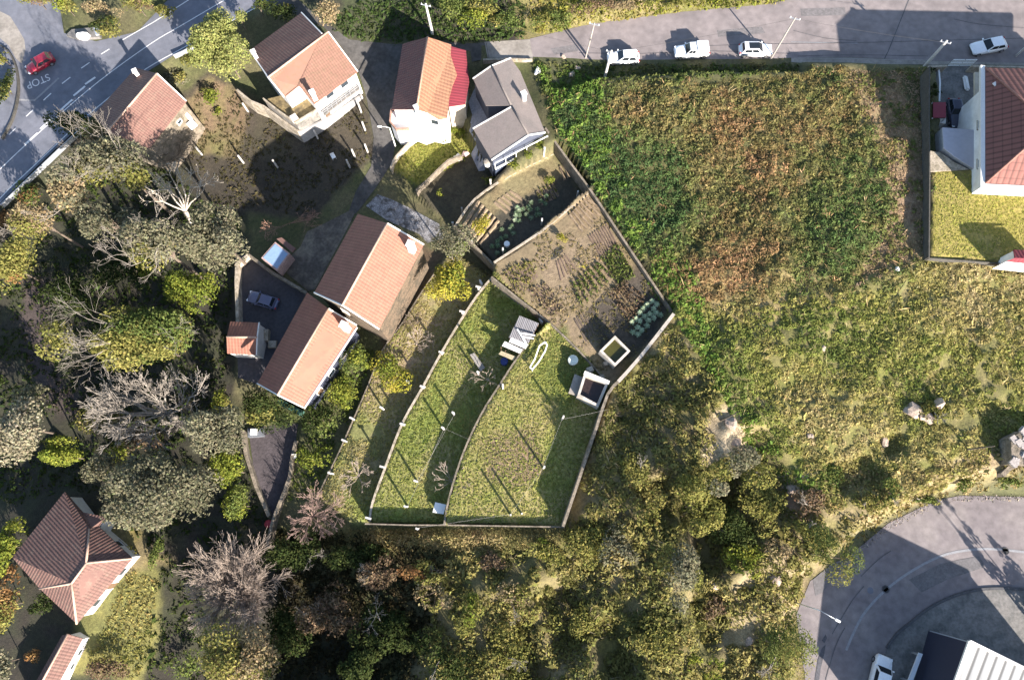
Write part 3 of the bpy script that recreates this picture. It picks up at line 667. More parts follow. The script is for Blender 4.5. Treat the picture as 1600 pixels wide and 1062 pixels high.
bm = bmesh.new(); q = P(459,183,3.4); box(bm, (q.x,q.y,2.6), .9, .8, .9, .6); bm_obj('white_planter', bm, M_WHITE, b2)
bm = bmesh.new(); B = [P(x, y, 2.9) for x, y in [(497,166),(557,128),(562,138),(506,180)]]; prism(bm, [(p.x,p.y) for p in B], 2.6, 2.9)
bl = bm_obj('balcony', bm, M_CONCD, b2); bm = bmesh.new()
for i in range(9):
    q = B[3].lerp(B[2], i / 8); box(bm, (q.x, q.y, 2.9), .07, .07, .95)
beam(bm, B[3] + Vector((0,0,.95)), B[2] + Vector((0,0,.95)), .08); beam(bm, B[3] + Vector((0,0,.5)), B[2] + Vector((0,0,.5)), .04)
bm_obj('railing', bm, M_METAL, bl)
# --- orange and maroon house on the lane
e, k, zb = 6.2, 8.9, -.8
b3, ro, c = building('house', 'house with half orange half dark ridge roof and a dazzling white flat terrace', 'house',
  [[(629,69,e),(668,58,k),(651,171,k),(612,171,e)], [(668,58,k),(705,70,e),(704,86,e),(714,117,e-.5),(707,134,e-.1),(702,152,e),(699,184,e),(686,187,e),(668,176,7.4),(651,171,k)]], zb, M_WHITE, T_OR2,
  ridges=[((668,58,k),(651,171,k))], roofs=[([0], tile_mat('weathered_shaded_tile', (.20,.085,.07), (.14,.06,.055), .4, .42, .4, lichen=(.15,.095,.08), bump=.8)), ([1], T_OR2)],  # left slope: weathered tile, with its grazing shade painted in too
  windows=[((0,-1),.5,4.8,1.1,1.2)])
chimney(ro, 650, 168, 9.0, 1.5, .45)
F = wpx([[(702,72,5.9),(728,79,5.3),(733,128,5.2),(727,163,5.3),(700,167,5.9)]]); bm, ed, cc = walls_under(F, .3, .12, zb)
lean = bm_obj('side_wing', bm, M_CREAM, b3); bm_obj('roof', roof_bm(F, .1), T_MAROON, lean)
bm = bmesh.new(); T = [P(x, y, 3.1) for x, y in [(612,173),(651,173),(670,177),(670,184),(640,203),(620,204),(610,192)]]
prism(bm, [(p.x,p.y) for p in T], zb, 3.1); te = bm_obj('flat_terrace', bm, mat('bright_white_terrace', (.78,.76,.74), .8, var=.03, bump=.02), b3)
bm = bmesh.new(); strip(bm, [(p.x,p.y) for p in (T[1],T[0],T[6],T[5],T[4])], 3.05, 3.6, .2); bm_obj('parapet', bm, mat('brown_parapet', (.34,.2,.15), .9, bump=.3), te)
# --- grey roofed house
e, k, zb = 6.0, 7.7, .4
b4, ro, c = building('house', 'house with plain grey fibre cement roof in two wings at the field edge', 'house',
  [[(768,103,k),(798,91,e+.5),(813,112,e),(852,207,e),(826,211,k-.2),(799,165,k)], [(739,123,e),(768,103,k),(799,165,k),(759,165,e)], [(799,167,k-.1),(826,211,k-.2),(768,250,e-.3),(739,201,e-.3)]], zb, mat('slate_blue_render', (.06,.07,.10), .7, var=.15, bump=.05), T_GREY,
  ridges=[((768,103,k),(799,165,k)),((799,165,k),(826,211,k-.2))], ridge_m=RIDGE_GREY, inset=.3, verge=[((768,250,e-.3),(826,211,k-.2)),((739,201,e-.3),(799,167,k-.1)),((826,211,k-.2),(852,207,e)),((739,123,e),(768,103,k)),((768,103,k),(798,91,e+.5))],
  windows=[((.3,-.9),.3,4.3,1.2,1.3),((.3,-.9),.65,4.3,1.2,1.3)])
chimney(ro, 818.5, 147, 8.0, 1.6, .55)
bm = bmesh.new(); B = [P(x, y, 3.6) for x, y in [(768,254),(850,213),(855,222),(774,264)]]; prism(bm, [(p.x,p.y) for p in B], 1.4, 3.6)
g = bm_obj('gallery', bm, mat('blue_glazed_gallery', (.06,.075,.11), .3, bump=0), b4); bm = bmesh.new()
for i in range(6):
    q = B[3].lerp(B[2], i / 5); box(bm, (q.x, q.y, 3.6), .08, .08, 1.6)
beam(bm, B[3] + Vector((0,0,1.6)), B[2] + Vector((0,0,1.6)), .12); beam(bm, B[3], B[2], .2); bm_obj('gallery_posts', bm, M_FRAME, g)
# --- large orange house in the middle
e, k, zb = 7.6, 11.2, -4.2
b5, ro, c = building('house', 'largest orange tiled house in the middle, white chimney near its shaded corner', 'house',
  [[(559,334,e),(605,349,k),(535,477,k),(491,457,e)], [(605,349,k),(662,382,e),(592,514,e),(535,477,k)]], zb, mat('earthy_stone', (.12,.085,.055), .95, var=.4, scale=1.5, bump=.6, bscale=4, col2=(.055,.045,.03)), T_OR,
  ridges=[((605,349,k),(535,477,k))], ridge_m=RIDGE_PALE, verge=[((535,477,k),(592,514,e)),((491,457,e),(535,477,k)),((605,349,k),(662,382,e))],
  windows=[((-.6,-.8),.3,5,1.0,1.2)], inset=.35)
chimney(ro, 641, 382, 10.6, 2.2, .75, rz=-.4)
# --- long lower house
e, k, zb = 3.8, 6.6, -3.2
b6, ro, c = building('house', 'long narrow orange tiled house below the largest one, green end wall', 'house',
  [[(480,457,e),(513,482,k),(434,617,k),(402,599,e)], [(513,482,k),(557,508,e),(473,636,e),(434,617,k)]], zb, M_NAVYW, T_OR,
  ridges=[((513,482,k),(434,617,k))], ridge_m=RIDGE_PALE, verge=[((434,617,k),(473,636,e)),((402,599,e),(434,617,k)),((513,482,k),(557,508,e))],
  windows=[((.8,-.5),.3,.9,1.2,1.2),((.8,-.5),.55,.9,1.2,1.2),((.8,-.5),.8,.5,1.0,2.0,1)], inset=.6)
chimney(ro, 537, 508, 6.9, 2.2, .75, rz=-.4)
bm = bmesh.new(); B = [P(x, y, -.2) for x, y in [(436,622),(470,640),(466,648),(432,630)]]; prism(bm, [(p.x,p.y) for p in B], -3, -.2); bm_obj('green_lean_to', bm, M_GREENW, b6)
bm = bmesh.new(); strip(bm, [(q.x,q.y) for q in (P(558,511,3.7),P(475,638,3.7))], 3.54, 3.72, .16); bm_obj('gutter', bm, M_GUTTER, b6)
# --- little gabled shed
e, k, zb = .4, 1.5, -2.8
b7, ro, c = building('shed', 'small tiled shed with pale gable wall at the car yard corner', 'shed',
  [[(360,502,e),(405,504,e),(402,527,k),(354,526,k)], [(354,526,k),(402,527,k),(401,554,e),(355,552,e)]], zb, M_WHITE, T_OR, ridges=[((354,526,k),(402,527,k))], ridge_m=RIDGE_PALE, inset=.15, verge=[((405,504,e),(402,527,k)),((402,527,k),(401,554,e))])
bm = bmesh.new(); q = P(413,522,-1.2); box(bm, (q.x,q.y,zb), .8, 1.6, 1.3); box(bm, (q.x+.9,q.y-1.2,zb), 1.1, 1.0, .8); bm_obj('outside_steps', bm, M_STONEL, b7)
# --- blue-lidded tank
bm = bmesh.new(); T = [P(x, y, .3) for x, y in [(430,378),(453,396),(433,423),(408,403)]]; zb = -1.7
r = root('water_tank', (T[0].x, T[0].y, zb), 'square masonry tank covered by a pale blue sheet above the car yard', 'tank')
prism(bm, [(p.x,p.y) for p in T], zb - .4, .3); bm_obj('tank_wall', bm, mat('pinkish_render', (.40,.28,.25), .9, bump=.1), r)
bm = bmesh.new(); cc = sum(T, Vector()) / 4; prism(bm, [(cc.x + (p.x-cc.x)*.86, cc.y + (p.y-cc.y)*.86) for p in T], .3, .36)
bm_obj('cover_sheet', bm, mat('pale_blue_sheet', (.2,.3,.45), .5, var=.08, scale=1, bump=.05), r)
bm = bmesh.new(); T = [P(x, y, .1) for x, y in [(432,373),(440,371),(462,388),(456,394)]]; prism(bm, [(p.x,p.y) for p in T], -.2, .1); bm_obj('tiled_edge', bm, T_BR2, r)
# --- bottom-left hipped house
e, k, zb = .8, 3.9, -4
b9, ro, c = building('house', 'brown hipped roof house standing alone among trees with a small porch roof', 'house',
  [[(101,768,e),(19,870,e),(135,879,k)],[(19,870,e),(112,911,k),(135,879,k)],[(19,870,e),(62,919,e+.2),(112,911,k)],[(101,768,e),(135,879,k),(140,826,1.9)],[(101,768,e),(140,826,1.9),(129,800,e)], [(129,800,e),(165,807,e),(154,822,e+.3),(140,826,1.9)],
   [(140,826,1.9),(154,822,e+.3),(207,872,e),(135,879,k)], [(135,879,k),(207,872,e),(120,974,e),(112,911,k)], [(112,911,k),(120,974,e),(62,919,e+.2)]], zb, M_WHITE, T_BR2,
  ridges=[((135,879,k),(112,911,k)),((135,879,k),(207,872,e)),((112,911,k),(62,919,e)),((112,911,k),(120,974,e)),((135,879,k),(140,826,1.9))], ridge_m=RIDGE_PALE,
  inset=.7, windows=[((.75,-.6),.25,-.9,1.1,1.3),((.75,-.6),.5,-1.3,1.0,2.0,1),((.75,-.6),.78,-.9,1.1,1.3),((.6,.6),.5,-.9,1.1,1.2)])
# --- long shed under it
e, k, zb = -1.0, 0.1, -4.2
b10, ro, c = building('shed', 'long narrow tiled shed running off the bottom below the hipped house', 'shed',
  [[(97,992,e),(106,990,k),(40,1112,k),(30,1110,e)], [(106,990,k),(129,997,e),(66,1114,e),(40,1112,k)]], zb, M_WHITE, T_BR2, ridges=[((106,990,k),(40,1112,k))], ridge_m=RIDGE_PALE, inset=.2, windows=[((.8,-.5),.2,-2.2,.8,.8),((.8,-.5),.4,-2.2,.8,.8)])
# --- right-hand villa
e, k, zb = 12.7, 17.2, 7.6
b11, ro, c = building('house', 'big hipped dark red tile villa at the right edge above its lawn', 'house',
  [[(1540,106,e),(1540,286,e),(1642,196,k)], [(1540,286,e),(1830,300,e),(1730,202,k),(1642,196,k)], [(1830,300,e),(1820,112,e),(1730,202,k)], [(1820,112,e),(1540,106,e),(1642,196,k),(1730,202,k)]], 3.9, M_WHITE, T_RED,
  ridges=[((1540,106,e),(1642,196,k)),((1540,286,e),(1642,196,k)),((1642,196,k),(1730,202,k))], ridge_m=mat('red_ridge', (.27,.13,.10), .9, bump=.2), inset=1.7, drop=.3, th=.22,
  windows=[((-1,0),.35,10,1.2,1.3),((-1,0),.75,10,1.2,1.3)])
bm = bmesh.new(); strip(bm, [(q.x,q.y) for q in (P(1536,102,e),P(1536,290,e),P(1833,304,e))], e - .35, e - .02, .55); bm_obj('gutter', bm, M_GUTTER, b11)
chimney(ro, 1553, 133, 13.2, .9, .3)
bm = bmesh.new(); T = [P(x, y, 8.3) for x, y in [(1472,200),(1524,204),(1524,266),(1492,246),(1474,232)]]; prism(bm, [(p.x,p.y) for p in T], 4.2, 8.3)
gt = bm_obj('garage_block', bm, M_GREYW, b11); bm = bmesh.new(); prism(bm, [(p.x,p.y) for p in T], 8.3, 8.42); bm_obj('flat_roof', bm, mat('pale_grey_roofing', (.42,.41,.46), .85, var=.05, scale=.7, bump=.03), gt)
bm = bmesh.new(); T = [P(x, y, 8.3) for x, y in [(1524,112),(1537,112),(1537,268),(1524,268)]]; prism(bm, [(p.x,p.y) for p in T], 7.9, 8.2); bm_obj('side_gallery', bm, M_CREAM, b11)
bm = bmesh.new(); T = [P(x, y, 8.6) for x, y in [(1454,232),(1474,236),(1494,250),(1518,262),(1454,266)]]; prism(bm, [(p.x,p.y) for p in T], 4.2, 8.1); bm_obj('stepped_terrace', bm, M_STONEL, b11)
# --- tiny red-roofed pavilion
e, k = 10.6, 11.2
bp, ro, c = building('pavilion', 'little white pavilion with a red roof on the lawn corner', 'pavilion', [[(1584,390,e),(1640,392,e),(1640,405,k),(1586,403,k)],[(1586,403,k),(1640,405,k),(1640,415,e),(1573,408,e)]], 7.8, M_WHITE, T_MAROON, inset=.12)
# --- factory: one white pitch above dark side walls
zb = 2.5; A, B, C_, D = P(1515,1001,10.2), P(1760,1122,10.2), P(1690,1330,8.4), P(1440,1210,8.4); cen = (A + B + C_ + D) / 4
b13 = root('factory_shed', (cen.x, cen.y, zb), 'large metal shed with ribbed white roof and navy side wall', 'industrial shed')
bm = roof_bm([[A, B, C_, D]], .18); ro = bm_obj('roof', bm, T_WSHEET, b13)
q4 = [p + (cen - p).normalized() * .25 for p in (A, B, C_, D)]
def wallq(nm, a, b, m, th=.15):
    bm = bmesh.new(); d = Vector((b.x - a.x, b.y - a.y, 0)).normalized(); n = Vector((-d.y, d.x, 0)) * th
    pts = [(a.x, a.y), (b.x, b.y), (b.x + n.x, b.y + n.y), (a.x + n.x, a.y + n.y)]; prism(bm, pts, zb, [a.z - .2, b.z - .2, b.z - .2, a.z - .2]); bm_obj(nm, bm, m, b13)
wallq('side_wall', q4[3], q4[0], M_NAVYC); wallq('end_wall', q4[0], q4[1], M_CLAD); wallq('far_wall', q4[1], q4[2], M_CLAD); wallq('rear_wall', q4[2], q4[3], M_CLAD)
for a, b in ((A, B), (D, A)):
    vb = bmesh.new(); beam(vb, a, b, .3, .26); bm_obj('verge', vb, M_GUTTER, ro)
r = root('sheet_stack', P(1430,1045,2.7), 'long white sheet leaning along the navy wall of the metal shed', 'sheet')
bm = bmesh.new(); T = [P(x, y, 4.4) for x, y in [(1436,1019),(1442,1021),(1424,1070),(1417,1068)]]; prism(bm, [(p.x,p.y) for p in T], 4.2, 4.4); bm_obj('top_sheet', bm, plain('white_sheet', (.62,.64,.68), .5), r)
bm = bmesh.new()
for x, y in ((1438,1023),(1421,1064)): q = P(x, y, 4.2); box(bm, (q.x, q.y, 2.6), .3, .15, 1.6)
bm_obj('trestle', bm, M_METAL, r)
# --- stone ruin on the right edge
r = root('stone_hut', P(1590,710,6), 'roofless grey stone hut at the right edge above the cul-de-sac', 'ruin')
T = [P(x, y, 8.6) for x, y in [(1580,684),(1600,672),(1650,680),(1650,735),(1603,724),(1581,725)]]; bm = bmesh.new(); prism(bm, [(p.x,p.y) for p in T], 5, 8.6); bm_obj('wall', bm, M_STONE, r)
bm = bmesh.new(); cc = sum(T, Vector()) / 6
for i in range(60):
    u = random.random(); a = T[random.randrange(6)].lerp(cc, random.random()); box(bm, (a.x, a.y, 8.45), .5 + random.random() * .6, .4 + random.random() * .4, .2 + .15 * random.random(), random.random() * 3)
bm_obj('slab_rubble', bm, mat('pale_stone_slabs', (.33,.295,.27), .95, var=.25, scale=3, bump=.5, bscale=5), r)
q = P(1570,738,6.6); bm = bmesh.new(); strip(bm, [(a.x,a.y) for a in (P(1566,742,6.8),P(1578,730,6.8),P(1592,724,6.8),P(1604,726,6.8))], 4.6, 6.9, .55); tag(bm_obj('dry_stone_wall', bm, M_STONE), 'short curved dry stone wall in front of the grey stone hut', 'wall')

# ------------------------------------------------------------------ garden shed of scrap sheets
zg = 1.5
r = root('garden_shed', P(812,530,zg), 'lean-to garden shed patched with grey corrugated sheets', 'shed')
bm = bmesh.new(); T = [P(x, y, z) for x, y, z in [(812,493,4.6),(842,505,4.6),(826,536,4.1),(795,527,4.1)]]; prism(bm, [(p.x*.985+P(818,516,4.3).x*.015,p.y) for p in T], 1.8, [p.z - .05 for p in T]); bm_obj('wall', bm, M_WOOD, r)
bm = roof_bm([[T[0].lerp(T[1], i/4 ), T[0].lerp(T[1], (i+1)/4 - .004), T[3].lerp(T[2], (i+1)/4 - .004), T[3].lerp(T[2], i/4)] for i in range(4)], .05)
bm_obj('roof', bm, tile_mat('grey_corrugated', (.2,.195,.205), (.14,.135,.14), .22, 50, .3, bump=.6), r)
WS = tile_mat('white_corrugated', (.6,.58,.56), (.48,.46,.44), .22, 50, .25, bump=.6)
for k, (a, z) in enumerate([([(784,540),(789,533),(817,546),(812,552)], 3.9), ([(795,534),(799,527),(826,538),(821,545)], 4.0)]):
    bm = roof_bm([[P(x, y, z + (.12 if i in (1, 2) else -.05)) for i, (x, y) in enumerate(a)]], .04); bm_obj('loose_sheet', bm, WS, r)
bm = bmesh.new(); 
for x, y in ((783,543),(812,554),(790,548)): q = P(x, y, 3.7); box(bm, (q.x, q.y, 1.5), .12, .12, 2.3)
bm_obj('post', bm, M_WOOD, r)
bm = bmesh.new(); T = [P(x, y, 3.6) for x, y in [(783,548),(806,557),(802,563),(779,553)]]; prism(bm, [(p.x,p.y) for p in T], 3.54, 3.6); bm_obj('plank_awning', bm, mat('bleached_planks', (.36,.3,.19), .9, var=.25, scale=3, bump=.2), r)
bm = bmesh.new()
for a, b in (((812,520),(836,524)),((816,526),(834,529)),((808,514),(822,536))): beam(bm, P(*a, 4.75), P(*b, 4.55), .18, .1)
bm_obj('roof_batten', bm, M_FRAME, r)

# ------------------------------------------------------------------ irrigation tanks
M_TANK = mat('pale_tank_concrete', (.44, .40, .35), .9, var=.15, scale=1.5, bump=.1, col2=(.3, .27, .22))
def tank(px, zt, zb, label, wcol, wz):
    T = [P(x, y, zt) for x, y in px]; c = sum(T, Vector()) / 4; r = root('irrigation_tank', (c.x, c.y, zb), label, 'tank')
    bm = bmesh.new(); o = [(p.x, p.y) for p in T]; i = [(p.x + (c.x-p.x)*.2, p.y + (c.y-p.y)*.2) for p in T]
    rings = [[bm.verts.new((x, y, z)) for x, y in pts] for pts, z in ((o, zb - .3), (o, zt), (i, zt), (i, zb))]
    for a, b in zip(rings, rings[1:]):
        for q in range(4): bm.faces.new((a[q], a[(q+1) % 4], b[(q+1) % 4], b[q]))
    bm.faces.new(rings[-1]); bm_obj('tank_wall', bm, M_TANK, r)
    bm = bmesh.new(); ii = [(p.x + (c.x-p.x)*.19, p.y + (c.y-p.y)*.19) for p in T]; bm.faces.new([bm.verts.new((x, y, wz)) for x, y in ii]); o = bm_obj('water', bm, mat('tank_water', wcol, .12, var=.2, scale=1, bump=.02), r)
    if o.data.polygons[0].normal.z < 0: o.data.flip_normals()
    return r
tank([(937,548),(961,524),(985,548),(961,572)], 5.8, 4.0, 'square open tank of olive water in the vegetable garden corner', (.05, .048, .012), 5.35)
r = tank([(913,583),(951,598),(935,636),(902,618)], 5.7, 3.7, 'square open tank of dark water beside a concrete slab', (.03, .02, .018), 5.0)
bm = bmesh.new(); T = [P(x, y, 4.9) for x, y in [(898,584),(912,590),(902,617),(889,612)]]; prism(bm, [(p.x,p.y) for p in T], 3.6, 4.9); bm_obj('concrete_slab', bm, M_CONC, r)
bm = bmesh.new(); T = [P(x, y, 5.9) for x, y in [(914,579),(953,595),(951,600),(912,584)]]; prism(bm, [(p.x,p.y) for p in T], 5.6, 5.9); bm_obj('rim_beam', bm, M_WHITE, r)
for x, y, s_, lab in ((922,577,.9,'largest pale block touching the dark water tank'),(940,589,.8,'pale block beside the right side of the dark water tank'),(947,567,.7,'pale block beside the olive water tank')):
    q = P(x, y, 4.5); bm = bmesh.new(); box(bm, (q.x, q.y, 3.8), s_, s_ * .8, .8, .4); bmesh.ops.bevel(bm, geom=bm.edges[:], offset=.08, segments=2, affect='EDGES'); tag(bm_obj('stone_block', bm, M_STONEL), lab, 'block')

# ------------------------------------------------------------------ walls (pixel polyline at its top height)
M_DARKWALL = mat('dark_shaded_wall', (.07, .065, .055), .95, var=.3, scale=2, bump=.3)  # dark tone; on the villa wall it paints in the shaded west face
RET = 'retaining walls of the terraced gardens'
px_wall('garden_wall', W1, -2.8, -.24, .16, M_STONE, 'narrow mossy retaining wall nearest the orange roofed houses', 'garden wall', RET, 3)
px_wall('garden_wall', W2, -1.2, 1.6, .28, M_STONEL, 'curved pale retaining wall between the lowest and middle grass terraces', 'garden wall', RET, 3)
px_wall('garden_wall', W3, 1.2, 3.76, .22, M_STONE, 'curved retaining wall between the middle and widest grass terraces', 'garden wall', RET, 3)
px_wall('garden_wall', W4[:5], 3.4, 6.1, .34, M_STONE, 'long grey wall between the widest grass terrace and the scrub', 'garden wall', RET, 2)
px_wall('garden_wall', W4[4:], 3.4, 6.0, .42, mat('whitewashed_wall', (.38,.34,.29), .9, var=.2, scale=2, bump=.3), 'thick whitish wall at the pointed corner of the vegetable garden', 'garden wall', RET, 2)
px_wall('garden_wall', [(570,818),(640,820),(697,820)], -.2, 2.6, .16, M_STONE, 'left stretch of the thin wall between terraces and dry hedge', 'garden wall', RET)
px_wall('garden_wall', [(699,820),(760,821),(882,823)], 1.6, 4.3, .16, M_STONE, 'right stretch of the thin wall between terraces and dry hedge', 'garden wall', RET)
px_wall('garden_wall', WV, 2.1, 4.1, .3, M_STONEL, 'pale wall dropping from the vegetable garden to the shaded plot', 'garden wall', RET)
px_wall('garden_wall', WP, -.4, 2.3, .3, M_STONEL, 'pale curved wall holding the sunlit plot behind the grey house', 'garden wall', RET, 3)
px_wall('garden_wall', [(710,352),(740,382),(772,414)], -.2, 2.6, .3, M_STONE, 'brown wall at the left end of the two vegetable plots', 'garden wall', RET)
px_wall('garden_wall', WG, 1.7, 4.25, .2, M_STONE, 'thin kerb wall along the left side of the vegetable garden', 'garden wall', RET, 2)
px_wall('garden_wall', WE, 1.8, 4.9, .28, M_STONE, 'long brown boundary wall between the gardens and the bramble field', 'garden wall', RET, 3)
px_wall('garden_wall', [(610,262),(618,245),(640,222),(668,200),(697,180),(713,166)], -2.2, .1, .22, M_STONEL, 'pale curved wall between white terrace and sunlit strip lawn', 'garden wall', RET, 3)
px_wall('garden_wall', [(650,297),(672,277),(700,250),(722,243)], -2, .3, .22, M_STONE, 'mossy wall along the lower side of the strip lawn', 'garden wall', RET, 2)
px_wall('yard_wall', [(371,503),(369,440),(370,412),(388,398)], -3, -1.0, .45, M_STONEL, 'bent sunlit wall at the outer corner of the car yard', 'wall')
px_wall('yard_wall', [(388,398),(420,422),(450,440),(479,457)], -3, -1.2, .4, M_STONE, 'straight shaded wall along the upper side of the car yard', 'wall')
px_wall('yard_wall', [(378,672),(384,710),(400,760),(420,806)], -4, -1.9, .45, M_STONE, 'long leaning wall on the outer side of the lower yard', 'wall')
px_wall('yard_wall', [(462,688),(455,720),(452,745),(435,790),(424,820),(415,862)], -4, -1.7, .4, M_STONE, 'crooked wall on the orchard side of the lower yard', 'wall', smooth=2)
px_wall('yard_wall', [(370,140),(392,158),(412,166),(440,187),(466,205)], -2, 1.0, .3, M_STONEL, 'low curved wall below the notched roof house', 'wall', smooth=2)
px_wall('yard_wall', [(466,206),(500,190),(540,165),(565,148)], -2, .8, .3, M_GREYW, 'grey wall under the balcony of the notched roof house', 'wall')
px_wall('villa_wall', [(1453,104),(1452,180),(1453,262),(1452,402)], 4, 8.35, .16, M_DARKWALL, 'tall thin grey wall between the villa lawn and the field', 'wall')
px_wall('villa_wall', [(1452,403),(1510,407),(1572,412),(1700,424)], 6.5, 8.2, .1, M_DARKWALL, 'low grey wall along the lower end of the villa lawn', 'wall')
px_wall('villa_wall', [(1450,104),(1480,103)], 3.9, 5.6, .25, M_STONEL, 'short roadside wall left of the villa gate', 'wall')
px_wall('villa_wall', [(1518,103),(1600,105),(1760,109)], 3.9, 5.6, .25, M_STONEL, 'roadside wall right of the villa gate', 'wall')
px_wall('planter_wall', [(1467,106),(1469,130),(1468,158)], 4.2, 4.9, .22, M_FRAME, 'white kerb beside the round shrubs in the villa court', 'kerb')
px_wall('roadside_wall', [(0,70),(14,82),(24,104),(28,135),(24,165),(16,190),(2,216)], .8, 1.4, .22, M_DARKWALL, 'dark curved roadside wall round the corner bank', 'wall', smooth=3)
px_wall('street_edge_wall', [(755,93),(800,92),(832,93)], 3.2, 4.5, .25, M_STONEL, 'short wall by the grey roofed house at the street end', 'wall')
px_wall('guard_rail', smooth_line([(0,320),(52,270),(112,213),(140,188)]), .9, 1.75, .08, M_METAL, 'metal guard rail along the lower edge of the two-lane road', 'guard rail')
px_wall('guard_rail', smooth_line([(270,86),(292,76),(320,58)]), .9, 1.75, .08, M_METAL, 'short metal guard rail beside the bright yellow green tree', 'guard rail')
# iron gate between the wall ends
r = root('gate', P(1499,103,4.2), 'pale metal gate of the villa court facing the street', 'gate')
for a, b in ((1481,1498),(1500,1517)):
    bm = bmesh.new(); A, B = P(a,103,4.3), P(b,103,4.3)
    for z in (.05, .7, 1.35): beam(bm, A + Vector((0,0,z)), B + Vector((0,0,z)), .08)
    for i in range(9): q = A.lerp(B, i / 8); box(bm, (q.x, q.y, 4.3), .05, .05, 1.4)
    bm_obj('gate_leaf', bm, M_FRAME, r)
# ================================================================== CARS
M_TYRE = plain('tyre', (.02, .02, .02), .85); M_RIM = plain('alloy_rim', (.5, .5, .52), .3, .8)
M_CGLASS = plain('car_glass', (.015, .02, .025), .06); M_LAMP = plain('headlight_glass', (.7, .72, .75), .1); M_TAIL = plain('tail_light', (.35, .02, .02), .2)
def car(px, py, z, ang, paint, label, L=4.3, W=1.8, Ht=1.5, cab=(-1.9, .75), roofr=(-1.45, .15), sunroof=False, bed=False, cat='car', name='parked_car'):
    """ang: heading of the bonnet in world radians. cab = belt line rear/front x, roofr = roof rear/front x."""
    q = P(px, py, z + .8); r = root(name, (q.x, q.y, z), label, cat)
    M = Matrix.Translation((q.x, q.y, z)) @ Matrix.Rotation(ang, 4, 'Z')
    belt = .62 * Ht
    st = [(-L/2, .80, .42, .62*belt+.2), (-L/2+.12, .90, .3, .92*belt), (-L/2+.5, .97, .24, belt), (cab[0], .98, .24, belt), (0, 1, .22, belt+.01), (cab[1], 1, .22, belt-.01), (L/2-.7, .97, .24, belt-.10), (L/2-.25, .90, .28, belt-.20), (L/2-.04, .74, .36, belt-.34), (L/2, .66, .42, belt-.44)]
    bm = bmesh.new(); rings = []
    for x, ws, z0, z1 in st:
        h = W / 2 * ws; prof = [(-h*.92, z0), (-h, z0+.12), (-h, z0+(z1-z0)*.55), (-h*.97, z1-.10), (-h*.86, z1-.015), (-h*.45, z1+.02), (0, z1+.03), (h*.45, z1+.02), (h*.86, z1-.015), (h*.97, z1-.10), (h, z0+(z1-z0)*.55), (h, z0+.12), (h*.92, z0)]
        rings.append([bm.verts.new((x, y, zz)) for y, zz in prof])
    for a, b in zip(rings, rings[1:]):
        for k in range(len(a)): bm.faces.new((a[k], a[(k+1) % len(a)], b[(k+1) % len(a)], b[k]))
    bm.faces.new(rings[0]); bm.faces.new(rings[-1][::-1]); bm.transform(M); body = bm_obj('body', bm, paint, r, True)
    # cabin frustum
    wb, wt = W/2*.93, W/2*.74; zt = Ht - .03; zb = belt - .02
    B = [Vector((cab[0],-wb,zb)), Vector((cab[1],-wb,zb)), Vector((cab[1],wb,zb)), Vector((cab[0],wb,zb))]
    T = [Vector((roofr[0],-wt,zt)), Vector((roofr[1],-wt*.97,zt)), Vector((roofr[1],wt*.97,zt)), Vector((roofr[0],wt,zt))]
    bm = bmesh.new(); b = [bm.verts.new(v) for v in B]; t = [bm.verts.new(v) for v in T]
    xm = (roofr[0]+roofr[1])/2; top = [bm.verts.new((roofr[0]+.12,-wt*.8,Ht)), bm.verts.new((roofr[1]-.12,-wt*.8,Ht)), bm.verts.new((roofr[1]-.12,wt*.8,Ht)), bm.verts.new((roofr[0]+.12,wt*.8,Ht))]
    for k in range(4):
        bm.faces.new((b[k], b[(k+1)%4], t[(k+1)%4], t[k])); bm.faces.new((t[k], t[(k+1)%4], top[(k+1)%4], top[k]))
    bm.faces.new(top); bm.transform(M); bm_obj('roof', bm, paint, r)
    def glass(nm, quad, k0, k1, s0, s1):
        a, bq, c, d = quad; bot0, bot1 = a.lerp(bq, s0), a.lerp(bq, s1); top0, top1 = d.lerp(c, s0), d.lerp(c, s1)
        pts = [bot0.lerp(top0, k0), bot1.lerp(top1, k0), bot1.lerp(top1, k1), bot0.lerp(top0, k1)]
        n = (pts[1]-pts[0]).cross(pts[3]-pts[0]).normalized(); cen = Vector((xm, 0, belt))
        if n.dot(pts[0] - cen) < 0: n = -n
        bm = bmesh.new(); lo = [bm.verts.new(p - n*.02) for p in pts]; hi = [bm.verts.new(p + n*.015) for p in pts]
        bm.faces.new(hi); bm.faces.new(lo[::-1])
        for k in range(4): bm.faces.new((lo[k], lo[(k+1)%4], hi[(k+1)%4], hi[k]))
        bm.transform(M); bm_obj(nm, bm, M_CGLASS, r)
    glass('windscreen', (B[1],B[2],T[2],T[1]), .06, .96, .05, .95)
    glass('rear_window', (B[3],B[0],T[0],T[3]), .3, .94, .08, .92)
    for q4 in ((B[0],B[1],T[1],T[0]), (B[2],B[3],T[3],T[2])):
        glass('side_window', q4, .18, .9, .08, .48); glass('side_window', q4, .18, .9, .52, .90)
    if sunroof:
        bm = bmesh.new(); box(bm, ((roofr[0]+roofr[1])/2+.35, 0, Ht-.01), 1.5, 1.0, .03); bm.transform(M); bm_obj('sunroof', bm, M_CGLASS, r)
    if bed:
        bm = bmesh.new(); box(bm, (cab[0]-.85, 0, belt-.05), 1.75, W*.92, Ht-belt+.12); bmesh.ops.bevel(bm, geom=bm.edges[:], offset=.1, segments=2, affect='EDGES'); bm.transform(M); bm_obj('load_canopy', bm, paint, r)
